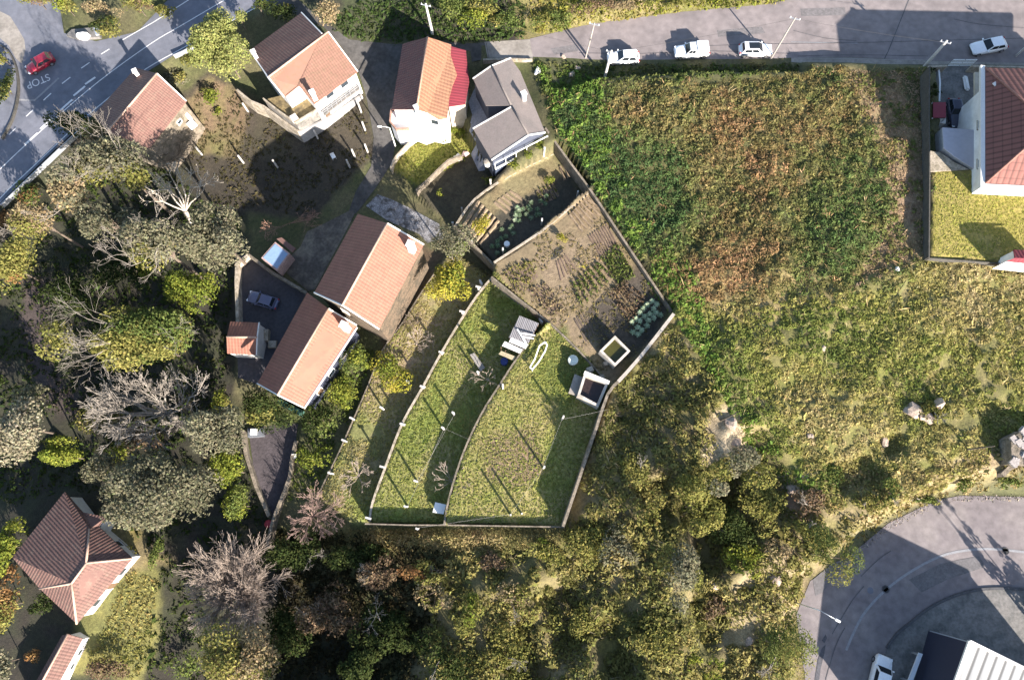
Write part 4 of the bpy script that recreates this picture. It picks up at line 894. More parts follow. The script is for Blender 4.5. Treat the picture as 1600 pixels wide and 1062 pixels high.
    for sx in (L/2-.85, -L/2+.8):
        for sy in (-1, 1):
            bm = bmesh.new(); bmesh.ops.create_cone(bm, cap_ends=True, segments=18, radius1=.33, radius2=.33, depth=.22, matrix=M @ Matrix.Translation((sx, sy*(W/2-.10), .33)) @ Matrix.Rotation(math.pi/2, 4, 'X')); wl = bm_obj('wheel', bm, M_TYRE, r)
            bm = bmesh.new(); bmesh.ops.create_cone(bm, cap_ends=True, segments=14, radius1=.2, radius2=.2, depth=.03, matrix=M @ Matrix.Translation((sx, sy*(W/2+.02), .33)) @ Matrix.Rotation(math.pi/2, 4, 'X')); bm_obj('rim', bm, M_RIM, wl)
    for sy in (-1, 1):
        bm = bmesh.new(); box(bm, (cab[1]-.1, sy*(W/2+.08), belt-.02), .16, .2, .14); bm.transform(M); bm_obj('mirror', bm, paint, r)
        bm = bmesh.new(); box(bm, (L/2-.22, sy*W*.34, belt-.36), .3, .36, .13, -sy*.35); bm.transform(M); bm_obj('headlight', bm, M_LAMP, r)
        bm = bmesh.new(); box(bm, (-L/2+.06, sy*W*.38, belt-.25), .12, .22, .22); bm.transform(M); bm_obj('tail_light', bm, M_TAIL, r)
    return r
C_WHITE = plain('white_car_paint', (.78, .79, .8), .25, coat=.5)
zs = 4.03
car(974, 89, zs, math.pi+.03, C_WHITE, 'white estate car parked nearest the street end, bonnet to the left', L=4.6, Ht=1.55, cab=(-2.1,.85), roofr=(-1.75,.1))
car(1081, 79, zs, math.pi+.06, C_WHITE, 'white pickup with covered load bed between two white cars', L=5.0, W=1.85, Ht=1.78, cab=(-.5,1.0), roofr=(-.4,.45), bed=True, cat='pickup', name='pickup_truck')
car(1181, 77, zs, 0.0, C_WHITE, 'white car with black glass sunroof facing right along the street', L=4.8, W=1.85, Ht=1.6, cab=(-2.1,.95), roofr=(-1.8,.2), sunroof=True)
car(1546, 71, zs, math.pi+.2, C_WHITE, 'white hatchback parked askew beside the villa gate', L=5.2, W=2.0, Ht=1.5, cab=(-2.3,.8), roofr=(-1.75,0))
car(61, 98, 1.03, math.radians(215), plain('red_car_paint', (.26, .012, .03), .35, coat=.5), 'red car waiting at the painted STOP on the junction', L=4.3, W=1.75, Ht=1.45)
car(410, 468, -2.46, math.radians(163), plain('slate_blue_car_paint', (.11, .12, .19), .3, coat=.5), 'slate blue car alone in the dark walled yard', L=4.5, Ht=1.45)
car(1494, 176, 4.24, math.radians(270), plain('navy_car_paint', (.06, .065, .10), .3, coat=.5), 'dark navy car in the villa court', L=4.5, W=1.8, Ht=1.5, cab=(-2.0,.4), roofr=(-1.7,-.2))
car(1375, 1058, 2.66, math.radians(68), C_WHITE, 'white van cut off by the bottom edge beside the metal shed', L=5.0, W=1.95, Ht=1.9, cab=(-2.3,1.3), roofr=(-2.2,.7), cat='van', name='parked_van')

# ------------------------------------------------------------------ villa court: carport, round shrubs come later
r = root('carport', P(1469,172,4.2), 'crimson roofed carport beside the navy car', 'carport')
T = [P(x, y, 6.6) for x, y in [(1458,160),(1478,160),(1478,184),(1458,184)]]; bm = bmesh.new(); prism(bm, [(p.x,p.y) for p in T], 6.5, 6.6); bm_obj('roof', bm, mat('crimson_sheet', (.24,.025,.045), .6, var=.1, bump=.1), r)
bm = bmesh.new()
for p in T: box(bm, (p.x, p.y, 4.2), .12, .12, 2.3)
bm_obj('post', bm, M_FRAME, r)
T = [P(x, y, 5.6) for x, y in [(1456,184),(1478,186),(1478,193),(1456,192)]]; bm = bmesh.new(); prism(bm, [(p.x,p.y) for p in T], 4.2, 5.6); tag(bm_obj('store_box', bm, M_WHITE), 'white storage box below the crimson carport', 'box')
q = P(1510,130,4.5); bm = bmesh.new(); box(bm, (q.x,q.y,4.2), .7, 2.4, .5, 0); bmesh.ops.bevel(bm, geom=bm.edges[:], offset=.2, segments=2, affect='EDGES'); tag(bm_obj('stone_planter', bm, M_WHITE), 'white oblong planter on the villa court floor', 'planter')

# ------------------------------------------------------------------ poles and lamps
M_DARKP = mat('tarred_pole', (.09, .075, .055), .9, bump=.1); M_POLEC = mat('concrete_pole', (.5, .47, .43), .85, var=.15, scale=2, bump=.1); M_POLEW = mat('wooden_pole', (.3, .27, .24), .85, var=.2, scale=2, bump=.1)
def pole(basepx, z, h, lean, rad, m, label, name='utility_pole', cat='utility pole', arms=True):
    b = P(*basepx, z); r = root(name, b, label, cat); t = b + Vector((lean[0], lean[1], h))
    bm = bmesh.new(); tube(bm, [b - Vector((0,0,.6)), b, b.lerp(t, .5), t], [rad*1.25, rad*1.25, rad*1.1, rad*.8], 8); bm_obj('shaft', bm, m, r, True)
    if arms:
        bm = bmesh.new(); a = t - Vector((0,0,.35)); beam(bm, a + Vector((-.7,.2,0)), a + Vector((.7,-.2,0)), .1); bm_obj('crossarm', bm, M_METAL, r)
        for k in (-.6, 0, .6):
            bm = bmesh.new(); bmesh.ops.create_cone(bm, cap_ends=True, segments=8, radius1=.07, radius2=.045, depth=.22, matrix=Matrix.Translation(a + Vector((k, -k*.29, .16)))); bm_obj('insulator', bm, M_FRAME, r)
    return t
tops = []
tops.append(pole((676,54), 3.9, 6.0, (-.3,.2), .17, M_POLEC, 'white concrete pole standing behind the orange and maroon house'))
tops.append(pole((945,121), 4.2, 5.5, (.2,.3), .17, M_POLEC, 'white pole at the field edge beside the first parked car'))
tops.append(pole((915,91), 4, 7.0, (.5,.3), .09, M_POLEW, 'thin wooden pole on the verge left of the parked cars'))
tops.append(pole((1204,93), 4, 8.0, (.5,.6), .10, M_POLEW, 'thin leaning pole in front of the sunroof car'))
tops.append(pole((1442,107), 4.1, 6.2, (-.4,-.2), .2, M_POLEC, 'thick pale pole at the corner of the villa wall'))
tops.append(pole((1587,88), 4, 4.5, (.2,.2), .12, M_POLEC, 'short pale pole on the street by the askew hatchback'))
def street_lamp(basepx, z, h, arm, label, m=M_METAL, lean=(0,0)):
    b = P(*basepx, z); r = root('street_lamp', b, label, 'street lamp'); t = b + Vector((lean[0], lean[1], h))
    bm = bmesh.new(); tube(bm, [b - Vector((0,0,.4)), b, t], [.11,.1,.06], 8); bm_obj('post', bm, m, r, True)
    e = t + Vector((arm[0], arm[1], .15)); bm = bmesh.new(); tube(bm, [t, t.lerp(e, .5) + Vector((0,0,.1)), e], .04, 6); bm_obj('arm', bm, m, r, True)
    bm = bmesh.new(); d = Vector((arm[0], arm[1], 0)).normalized(); box(bm, e + d * .25 - Vector((0,0,.08)), .62, .28, .14, math.atan2(d.y, d.x)); bmesh.ops.bevel(bm, geom=bm.edges[:], offset=.05, segments=2, affect='EDGES'); bm_obj('lamp_head', bm, M_FRAME, r)
    return t
street_lamp((1243,941), 3.2, 6.6, (1.6,-.9), 'tall street lamp leaning out over the cul-de-sac')
street_lamp((617,226), 1.6, 4.4, (-1.1,.1), 'white street lamp on the lane below the flat terrace', m=M_FRAME)
pole((1126,657), H(P(1126,657,6.5).x, P(1126,657,6.5).y), 5.6, (.1,.1), .085, M_DARKP, 'slender dark pole at the upper edge of the scrub', arms=False)
pole((1512,702), H(P(1512,702,6).x, P(1512,702,6).y), 4.6, (.1,0), .08, M_DARKP, 'slender dark pole at the lower edge of the meadow', arms=False)
for (a, b, lab) in ((0, 1, 'cable from the pole behind the maroon roof to the field edge pole'), (1, 3, 'cable between the field edge pole and the leaning street pole'), (3, 4, 'cable between the leaning street pole and the villa wall pole')):
    A, B = tops[a], tops[b]; bm = bmesh.new(); tube(bm, [A.lerp(B, t) - Vector((0, 0, .3 + 1.2 * 4 * t * (1-t) * .25)) for t in np.linspace(0, 1, 14)], .016, 4); tag(bm_obj('overhead_cable', bm, M_BLACK), lab, 'cable')
# manholes
for x, y, lab in ((1384,920,'round black manhole cover in the middle of the cul-de-sac'), (1571,860,'round black manhole cover near the tree shadow on the cul-de-sac')):
    q = P(x, y, 2.64); r = root('manhole_cover', q, lab, 'manhole cover'); bm = bmesh.new(); bmesh.ops.create_cone(bm, cap_ends=True, segments=24, radius1=.36, radius2=.36, depth=.02, matrix=Matrix.Translation(q)); bm_obj('cover', bm, M_BLACK, r)
    bm = bmesh.new(); tube(bm, [q + Vector((.43*math.cos(a), .43*math.sin(a), 0)) for a in np.linspace(0, 2*math.pi, 25)], .035, 6); bm_obj('frame', bm, M_KERB, r)
q = P(1360,922,2.64); bm = bmesh.new(); bmesh.ops.create_cone(bm, cap_ends=True, segments=24, radius1=.38, radius2=.38, depth=.016, matrix=Matrix.Translation(q)); tag(bm_obj('asphalt_patch', bm, M_ASPH2), kind='structure')

# ------------------------------------------------------------------ vine posts
M_POST = mat('white_concrete_post', (.46, .44, .41), .85, var=.12, scale=3, bump=.1); M_POSTG = mat('grey_concrete_post', (.32, .30, .28), .9, var=.15, scale=3, bump=.1)
ORD = ['lowest', 'second', 'third', 'fourth', 'fifth', 'sixth', 'seventh', 'eighth', 'ninth', 'tenth']
def posts(px, h, lab, group, arm=.7, rz=0, m=M_POST, base=None):
    proto = None
    for i, (x, y) in enumerate(px):
        b = G(x, y) if base is None else P(x, y, base)
        if proto is None:
            r = root('vine_post', b, '', 'post'); bm = bmesh.new(); box(bm, b - Vector((0,0,.3)), .2, .2, h + .3, rz); bm_obj('shaft', bm, m, r)
            if arm: bm = bmesh.new(); box(bm, b + Vector((0,0,h)), arm, .24, .13, rz); bm_obj('crossarm', bm, m, r)
            proto = r
        else:
            r = proto.copy(); COL.objects.link(r); r.location = b
            for ch in proto.children: c = ch.copy(); COL.objects.link(c); c.parent = r
        r['label'] = lab % ORD[i]; r['category'] = 'post'; r['group'] = group
posts([(578,809),(600,730),(631,664),(662,606),(691,553),(723,490),(748,452)], 1.0, 'white post on the curved pale retaining wall, %s from its bottom end', 'white posts on the curved terrace wall', arm=.75, rz=-.25, base=1.6)
posts([(655,825),(637,791),(652,752),(694,671),(710,648),(748,586)], 2.1, 'slim post on the middle grass terrace, %s from the dry hedge', 'slim posts on the middle terrace', arm=.35, rz=-.4)
posts([(798,804),(815,802),(849,731),(878,655),(786,607)], 3.0, 'tall slim post on the widest grass terrace, %s from the dry hedge', 'tall slim posts on the widest terrace', arm=0)
posts([(521,740),(542,690),(554,656),(600,640),(640,600)], 2.0, 'post on the lowest terrace strip, %s from the hedge end', 'posts on the lowest terrace', arm=.45, rz=-.4)
posts([(381,255),(434,262),(388,175),(443,198),(497,217),(316,242)], 2.3, 'grey vine post in the shaded yard below the notched roof, %s in order', 'grey vine posts in the shaded yard', arm=0, m=M_POST)
posts([(565,176),(571,204),(575,238),(555,246),(547,262)], 2.3, 'leaning post beside the lane, %s counting from the balcony', 'posts beside the lane', arm=0)
posts([(723,335),(739,385),(786,397),(846,352),(901,310)], 2.2, 'slender grey post round the shaded vegetable plot, %s from the left', 'grey posts round the plots', arm=0, m=M_POST)
posts([(850,243),(767,292),(709,357)], 2.0, 'short pale post near the grey house plots, %s from the right', 'pale posts behind the grey house', arm=.3)
for i, (a, za, b, zb_) in enumerate((((694,669),3.4,(737,688),4.3),((748,584),3.4,(786,606),6.4),((655,824),3.4,(798,803),6.4),((798,803),6.6,(849,730),6.6),((849,730),6.6,(878,655),6.6),((637,790),3.5,(694,669),3.5),((652,751),3.5,(710,647),3.5),((878,655),6.5,(948,640),6.4))):
    bm = bmesh.new(); A, B = P(*a, za), P(*b, zb_); tube(bm, [A, A.lerp(B, .5) - Vector((0,0,.15)), B], .009, 4); tag(bm_obj('trellis_wire', bm, M_POSTG), 'thin vine wire strung over the grass terraces, %s of its kind from the middle terrace' % ORD[i].replace('lowest', 'first'), 'wire', 'vine wires over the terraces')
# ------------------------------------------------------------------ small garden things
def simple(name, label, cat, parts, loc):
    r = root(name, loc, label, cat)
    for nm, bm, m in parts: bm_obj(nm, bm, m, r)
    return r
# white cold-frame
zc = 3.7; bm = bmesh.new(); pts = [P(x, y, zc + .8) for x, y in [(852,534),(843,540),(836,560),(828,574),(832,577),(842,565),(852,548),(855,539)]]
for a, b in zip(pts, pts[1:] + pts[:1]): beam(bm, a, b, .16, .14)
fr = bm; bm = bmesh.new()
for p in pts[::2]: box(bm, (p.x, p.y, zc - .1), .1, .1, .9)
simple('cold_frame', 'long white empty planting frame beside the scrap sheet shed', 'planting frame', [('rim', fr, M_FRAME), ('legs', bm, M_FRAME)], P(842,556,zc))
# round pale well lid
q = P(895,563,4.1); bm = bmesh.new(); bmesh.ops.create_cone(bm, cap_ends=True, segments=24, radius1=.62, radius2=.62, depth=.8, matrix=Matrix.Translation((q.x,q.y,4.0))); lid = bmesh.new(); bmesh.ops.create_cone(lid, cap_ends=True, segments=24, radius1=.68, radius2=.6, depth=.12, matrix=Matrix.Translation((q.x,q.y,4.46)))
simple('well', 'round pale well with a lid next to the open tanks', 'well', [('curb', bm, M_CONC), ('lid', lid, mat('pale_green_lid', (.55,.58,.5), .7, bump=.05))], (q.x,q.y,3.7))
# blue barrel
def barrel(x, y, z, m, label, rad=.5, h=1.0):
    q = P(x, y, z + h); bm = bmesh.new(); tube(bm, [(q.x,q.y,z), (q.x,q.y,z+h*.3), (q.x,q.y,z+h*.6), (q.x,q.y,z+h)], [rad*.9, rad, rad, rad*.9], 18); ring = bmesh.new()
    tube(ring, [Vector((q.x+rad*.9*math.cos(a), q.y+rad*.9*math.sin(a), z+h)) for a in np.linspace(0,2*math.pi,19)], .05, 6)
    simple('barrel', label, 'barrel', [('drum', bm, m), ('rim', ring, m)], (q.x,q.y,z))
barrel(788, 564, 1.5, mat('blue_plastic', (.03,.05,.2), .5, bump=0), 'blue barrel in the shade under the scrap sheet shed')
barrel(419, 818, -3.3, mat('red_plastic', (.33,.02,.025), .5, bump=0), 'red barrel at the tip of the lower yard', .5, .9)
# grey slab bench
bm = bmesh.new(); T = [P(x, y, 2.0) for x, y in [(734,554),(741,551),(758,574),(751,580)]]; prism(bm, [(p.x,p.y) for p in T], 1.88, 2.0); lg = bmesh.new()
for p in T: box(lg, (p.x + (P(746,565,2.4).x-p.x)*.15, p.y + (P(746,565,2.4).y-p.y)*.15, 1.45), .12, .12, .45)
simple('sheet_table', 'grey board table lying on the middle grass terrace', 'table', [('top', bm, M_CONC), ('legs', lg, M_WOOD)], P(746,565,1.5))
# white garden chairs
def chair(x, y, rz, label, s=1.0):
    b = G(x, y); parts = []
    bm = bmesh.new(); box(bm, b + Vector((0,0,.42)), .5*s, .5*s, .05, rz); parts.append(('seat', bm, M_FRAME))
    R = Matrix.Rotation(rz, 3, 'Z'); bm = bmesh.new(); o = R @ Vector((0,.25*s,0)); box(bm, b + o + Vector((0,0,.45)), .5*s, .06, .5, rz); parts.append(('backrest', bm, M_FRAME))
    for sx in (-1,1):
        for sy in (-1,1):
            bm = bmesh.new(); o = R @ Vector((sx*.22*s, sy*.22*s, 0)); box(bm, b + o, .05, .05, .42, rz); parts.append(('leg', bm, M_FRAME))
    simple('garden_chair', label, 'chair', parts, b)
chair(522, 247, .5, 'white plastic chair in the shaded yard beside the lane', 1.2)
chair(462, 713, .2, 'small white chair on the orchard wall of the lower yard')
bm = bmesh.new(); q = P(685,793,2.2); T = [P(x, y, 2.3) for x, y in [(680,784),(697,788),(693,803),(676,800)]]; prism(bm, [(p.x,p.y) for p in T], 2.24, 2.3); lg = bmesh.new()
for p in T: box(lg, (p.x*.9+q.x*.1, p.y*.9+q.y*.1, 1.5), .08, .08, .75)
simple('white_table', 'white square table at the bottom end of the middle terrace wall', 'table', [('top', bm, M_FRAME), ('legs', lg, M_FRAME)], (q.x,q.y,1.5))
# tarp covered pile by the junction
r = root('tarpaulin_bundle', P(132,54,1.2), 'white tarpaulin bundle on a pale slab by the junction corner', 'tarpaulin')
bm = bmesh.new(); T = [P(x, y, 1.5) for x, y in [(103,55),(112,46),(156,42),(156,58),(120,60)]]; prism(bm, [(p.x,p.y) for p in T], .9, 1.5); bm_obj('slab', bm, M_CONCD, r)
bm = bmesh.new(); q = P(128,54,2.0); bmesh.ops.create_icosphere(bm, subdivisions=3, radius=1, matrix=Matrix.Translation((q.x,q.y,1.6)) @ Matrix.Rotation(.15,4,'Z') @ Matrix.Diagonal((1.0,.45,.8,1)))
for v in bm.verts: v.co += Vector((random.uniform(-.08,.08), random.uniform(-.06,.06), random.uniform(-.06,.06)))
bm_obj('tarpaulin', bm, M_WHITE, r)
bm = bmesh.new(); q = P(151,49,1.6); box(bm, (q.x,q.y,1.5), .5, 1.5, .3, .4); bm_obj('folded_sheet', bm, M_METAL, r)
# grave-like stone box in the lower yard
q = P(398,675,-2.2); bm = bmesh.new(); T = [P(x, y, -2) for x, y in [(387,669),(410,668),(411,681),(387,683)]]; prism(bm, [(p.x,p.y) for p in T], -3, -2.0); w2 = bmesh.new(); box(w2, (q.x,q.y,-2), .8, .8, .4)
simple('stone_trough', 'dark stone trough with a white basin at the lower yard', 'trough', [('block', bm, mat('dark_stone', (.12,.13,.15), .9, bump=.2)), ('basin', w2, M_WHITE)], (q.x,q.y,-2.8))
# white bundle on the verge
def rock(x, y, s, label, m, cat='boulder', name='boulder', group=None, flat=.6):
    b = G(x, y); bm = bmesh.new(); bmesh.ops.create_icosphere(bm, subdivisions=2, radius=1, matrix=Matrix.Translation(b + Vector((0,0,s*flat*.15))) @ Matrix.Rotation(random.random()*3,4,'Z') @ Matrix.Diagonal((s, s*.8, s*flat, 1)))
    k = random.random() * 99
    for v in bm.verts:
        d = (v.co - b); f = float(vnoise(np.array([v.co.x*1.6/s + k]), np.array([v.co.y*1.6/s + v.co.z*2]), 5)[0]) - .5; v.co += d * f * .9
    return tag(bm_obj(name, bm, m), label, cat, group)
M_ROCK = mat('pale_granite', (.36, .28, .22), .95, var=.3, scale=3, bump=.5, bscale=6)
rock(1427,642,1.15,'pale boulder, left of the pair in the meadow',M_ROCK,group='meadow boulders'); rock(1447,651,1.05,'pale boulder, right of the pair in the meadow',M_ROCK,group='meadow boulders')
rock(1463,632,.7,'narrow standing stone just above the boulder pair',M_ROCK,group='meadow boulders',flat=1.5); rock(1287,544,.5,'small pale rock alone in the bright middle of the meadow',M_ROCK,group='meadow boulders')
rock(1401,421,.4,'small white stone below the lawn wall',M_WHITE,group='meadow boulders'); rock(1266,680,.45,'whitish rock beside the diagonal meadow track',M_ROCK,group='meadow boulders')
rock(1380,690,.7,'buff rock in a dark hollow low in the meadow',M_ROCK,group='meadow boulders'); rock(1236,762,.7,'tall pale rock on the scrub edge above the cul-de-sac',M_ROCK,group='meadow boulders',flat=1.2)
rock(840,112,.6,'white sack dumped on the dark verge below the street end',M_WHITE,'sack','sack'); rock(902,107,.5,'grey stone on the verge left of the white pole',M_ROCK,group='verge stones'); rock(893,117,.55,'grey stone lying lowest on the verge by the white sack',M_ROCK,group='verge stones'); rock(880,89,.4,'pebble grey stone at the street edge',M_ROCK,group='verge stones')
for x, y, s, lab in ((1118,915,.55,'white limb of rock in the scrub clearing'),(1170,1000,.6,'pale rock near the bottom pine'),(1212,905,.9,'chalky rock on the bank beside the lamp foot'),(1140,660,.9,'pale outcrop on the meadow edge of the scrub'),(1148,690,.8,'lower pale outcrop on the meadow edge of the scrub')): rock(x, y, s, lab, M_ROCK, group='scrub rocks')
rock(715,247,.7,'white bag heaped at the plot behind the strip lawn',M_WHITE,'bag','bag'); rock(727,241,.6,'reddish bag beside the white one behind the strip lawn',mat('pink_bag',(.55,.4,.36),.9),'bag','bag')
q = P(761,252,3.4); bm = bmesh.new(); bmesh.ops.create_cone(bm, cap_ends=True, segments=20, radius1=.42, radius2=.5, depth=1.0, matrix=Matrix.Translation((q.x,q.y,2.9))); lid = bmesh.new(); bmesh.ops.create_cone(lid, cap_ends=True, segments=20, radius1=.5, radius2=.2, depth=.12, matrix=Matrix.Translation((q.x,q.y,3.46)))
simple('water_drum', 'white water drum at the corner of the grey roofed house', 'drum', [('drum', bm, M_FRAME), ('lid', lid, M_CONC)], (q.x,q.y,2.2))
q = P(792,381,2.7); bm = bmesh.new(); tube(bm, [(q.x,q.y,2.2),(q.x,q.y,2.8)], .4, 16); simple('bucket', 'round white bucket in the shaded kale plot', 'bucket', [('tub', bm, M_FRAME)], (q.x,q.y,2.2))
# low posts of the old fence behind the garden shed
for x, y, lab in ((845,503,'white cupboard door leaning by the vegetable garden kerb'),(752,444,'white marker stone at the head of the curved wall')):
    b = G(x, y); bm = bmesh.new(); box(bm, b, .28, .8, 1.0, .5); bmesh.ops.bevel(bm, geom=bm.edges[:], offset=.05, segments=1, affect='EDGES'); tag(bm_obj('white_slab', bm, M_WHITE), lab, 'slab')
# rubble strip of paving beside the big house
# ================================================================== VEGETATION
M_LEAF = leaf_mat('leaves', .28); M_DRYLEAF = leaf_mat('dry_leaves', .15)
M_BARK = mat('brown_bark', (.13, .10, .075), .95, var=.3, scale=4, bump=.4); M_PALEBARK = mat('pale_bark', (.25, .22, .185), .9, var=.3, scale=3, bump=.3)
M_TWIG = mat('pinkish_twigs', (.33, .265, .215), .9, var=.25, scale=2, bump=0); M_BLEACH = mat('bleached_wood', (.42, .37, .30), .9, var=.2, scale=3, bump=.2)

def rdir(n):
    v = RNG.normal(size=(n, 3)); return v / np.linalg.norm(v, axis=1, keepdims=True)
def leaf_geo(c, size, col, bias=None, up=.35, asp=.55):
    n = len(c); nn = rdir(n) + np.array([0, 0, up]) + (bias if bias is not None else 0)
    nn /= np.linalg.norm(nn, axis=1, keepdims=True); t = np.cross(nn, rdir(n)); t /= np.linalg.norm(t, axis=1, keepdims=True) + 1e-9
    b = np.cross(nn, t); L = size[:, None]
    V = np.stack([c - t * L, c + b * L * asp - nn * L * .12, c + t * L, c - b * L * asp - nn * L * .12], 1).reshape(-1, 3)
    F = np.arange(4 * n).reshape(-1, 4); C = np.repeat(col, 4, 0)
    return V, F, C
def palette(cols, t):
    cols = np.asarray(cols, float); cols = (cols * .92 + cols.mean(1, keepdims=True) * .08) * [1.02, 1, .92]; t = np.clip(t, 0, .9999) * (len(cols) - 1); i = t.astype(int); f = (t - i)[:, None]
    return cols[i] * (1 - f) + cols[i + 1] * f
def jitter(col, amt):
    n = len(col); k = np.exp(RNG.normal(0, amt, (n, 1))); return col * k * np.exp(RNG.normal(0, amt * .25, (n, 3)))
def crown_place(px, py, h, frac=.6):
    z = 0.
    for _ in range(8): q = P(px, py, z); z = H(q.x, q.y) + h * frac
    q = P(px, py, z); return q, H(q.x, q.y)
PAL = {
 'bright': [(.075,.11,.018),(.145,.175,.026),(.24,.245,.036)], 'lime': [(.14,.165,.05),(.21,.23,.07),(.28,.285,.10)], 'lime_old': [(.128,.173,.030),(.203,.240,.045),(.270,.285,.068)],
 'olive': [(.085,.093,.025),(.162,.162,.043),(.246,.221,.068)], 'grey': [(.086,.086,.056),(.145,.142,.092),(.205,.195,.132)],
 'pale': [(.132,.125,.086),(.218,.198,.139),(.290,.271,.198)], 'dark': [(.018,.028,.011),(.036,.052,.017),(.07,.085,.026)],
 'green': [(.06,.085,.024),(.10,.135,.036),(.17,.19,.05)], 'beige': [(.154,.119,.070),(.231,.182,.105),(.308,.245,.140)],
 'rust': [(.13,.07,.03),(.21,.11,.045),(.27,.17,.07)], 'yellow': [(.16,.17,.02),(.26,.24,.028),(.36,.31,.04)],
 'brown': [(.090,.064,.038),(.150,.105,.068),(.210,.150,.098)], 'pine': [(.055,.075,.025),(.10,.13,.04),(.19,.205,.055)],
}
def seg_mesh(name, segs, m, parent, seg=4):
    p0 = np.array([s[0] for s in segs], float); p1 = np.array([s[1] for s in segs], float); r0 = np.array([s[2] for s in segs]); r1 = np.array([s[3] for s in segs])
    d = p1 - p0; d /= np.linalg.norm(d, axis=1, keepdims=True) + 1e-9; a = np.cross(d, np.where(np.abs(d[:, 2:3]) > .9, [[1, 0, 0]], [[0, 0, 1]])); a /= np.linalg.norm(a, axis=1, keepdims=True); b = np.cross(d, a)
    rings = []
    for p, r in ((p0, r0), (p1, r1)):
        for k in range(seg):
            t = 2 * math.pi * k / seg; rings.append(p + (a * math.cos(t) + b * math.sin(t)) * r[:, None])
    V = np.stack(rings, 1).reshape(-1, 3); n = len(segs); base = np.arange(n)[:, None] * 2 * seg
    F = np.concatenate([base + np.array([[k, (k + 1) % seg, seg + (k + 1) % seg, seg + k]]) for k in range(seg)], 0)
    return np_mesh(name, V, F, None, m, parent)
def tree(px, py, rx, ry, h, pal, label, cat='tree', name='leafy_tree', dens=1.0, lsize=.30, frac=.6, lobes=None, flat=.42, spread=1.0, group=None, mix=None, branches=False, ragged=False, shape='round', asp=.55, trunk=True):
    lsize = lsize * .64; q, zg = crown_place(px, py, h, frac); mp = (P(px + 1, py, q.z) - P(px, py, q.z)).length
    R = np.array([rx * mp, ry * mp, max(h * flat, .35)]); c0 = np.array(q)
    r = root(name, (q.x, q.y, zg), label, cat, group); cols = PAL[pal]
    nl = lobes or int(np.clip(R[0] * R[1] * .9, 6, 34)); lr = .62 if nl < 9 else (.5 if nl < 16 else .40)
    d = rdir(nl); d[:, 2] = np.abs(d[:, 2]) * .9 - .15; rad = RNG.uniform(.35, .85, (nl, 1)); rad[0] = .05
    if ragged: rad = RNG.uniform(.3, 1.15, (nl, 1)); rad[0] = .1
    lc = c0 + d * R * rad; lrad = RNG.uniform(.55, 1.2, nl) * lr
    if shape == 'cone':
        k = RNG.uniform(0, 1, nl); a = RNG.uniform(0, 6.28, nl); rr = (1 - k) * .72
        lc = c0 + np.stack([np.cos(a) * rr * R[0], np.sin(a) * rr * R[1], (k * 1.7 - .75) * R[2]], 1); lrad = (.25 + .38 * (1 - k))
    area = sum(4 * math.pi * (l * R.mean()) ** 2 for l in lrad); n = int(area * 6.0 * dens * (.3 / lsize) ** 1.6); n = min(n, 42000)
    w_ = lrad ** 2; li = RNG.choice(nl, n, p=w_ / w_.sum()); dd = rdir(n); dd[:, 2] = np.where(dd[:, 2] < -.35, -dd[:, 2], dd[:, 2])
    rr = np.where(RNG.random(n) < .82, RNG.uniform(.78, 1.08, n), RNG.uniform(.3, .8, n))
    Rl = np.minimum(R, R.mean() * 1.3)
    pos = lc[li] + dd * Rl * (lrad[li] * rr)[:, None]
    bump_ = fbm(pos[:, 0] + pos[:, 2], pos[:, 1] - pos[:, 2] * .7, 1.1, 91, 2); keep = bump_ > .33; pos = pos[keep]; li = li[keep]; dd = dd[keep]; bump_ = bump_[keep]
    zmin = np.array([zg + .15]); pos[:, 2] = np.maximum(pos[:, 2], zmin)
    tone = np.clip(RNG.random(nl)[li] * .45 + bump_ * .55 + RNG.normal(0, .16, len(pos)), 0, 1); col = palette(cols, tone)
    if mix:
        lm = RNG.random(nl) < mix[1]; mk = lm[li]; col[mk] = palette(PAL[mix[0]], tone[mk])
    col = jitter(col, .16)
    V, F, C = leaf_geo(pos, lsize * RNG.uniform(.55, 1.2, len(pos)), col, bias=dd * .9, asp=asp)
    np_mesh('crown', V, F, C, M_LEAF, r)
    if trunk:
        segs = []; b = np.array([q.x, q.y, zg - .4]); top = c0 + np.array([0, 0, -R[2] * .2]); tr = max(.06, h * .012)
        segs.append((b, top, tr * 1.3, tr * .7))
        for k in range(min(nl, 9)): segs.append((b * .35 + top * .65 if k % 2 else top, lc[k], tr * .55, tr * .15))
        seg_mesh('trunk', segs, M_BARK, r, 6)
    if branches:
        segs = []
        for k in range(branches):
            a = lc[k % nl]; e = a + (rdir(1)[0] * [1, 1, .3] + [0, 0, .5]) * R.mean() * .75; grow(segs, a, e - a, .07, 4, .62, 3)
        seg_mesh('bare_branches', segs, M_PALEBARK, r)
    return r
def grow(segs, p, d, r, depth, ratio=.68, kids=3, spread=.55, upb=.1, minr=.012):
    """one limb: two bent segments, then children"""
    p = np.array(p, float); d = np.array(d, float); L = np.linalg.norm(d); m = p + d * .5 + RNG.normal(0, L * .06, 3); e = p + d + RNG.normal(0, L * .05, 3); r2 = max(r * .72, minr)
    segs.append((p, m, r, (r + r2) / 2)); segs.append((m, e, (r + r2) / 2, r2))
    if depth <= 0: return
    for k in range(kids):
        o = m + (e - m) * RNG.uniform(.1, 1) if k else e
        nd = d / L + RNG.normal(0, spread, 3) * [1, 1, .7] + [0, 0, upb]; nd /= np.linalg.norm(nd)
        grow(segs, o, nd * L * ratio * RNG.uniform(.7, 1.2), r2 * (.8 if k == 0 else .6), depth - 1, ratio, kids, spread, upb, minr)
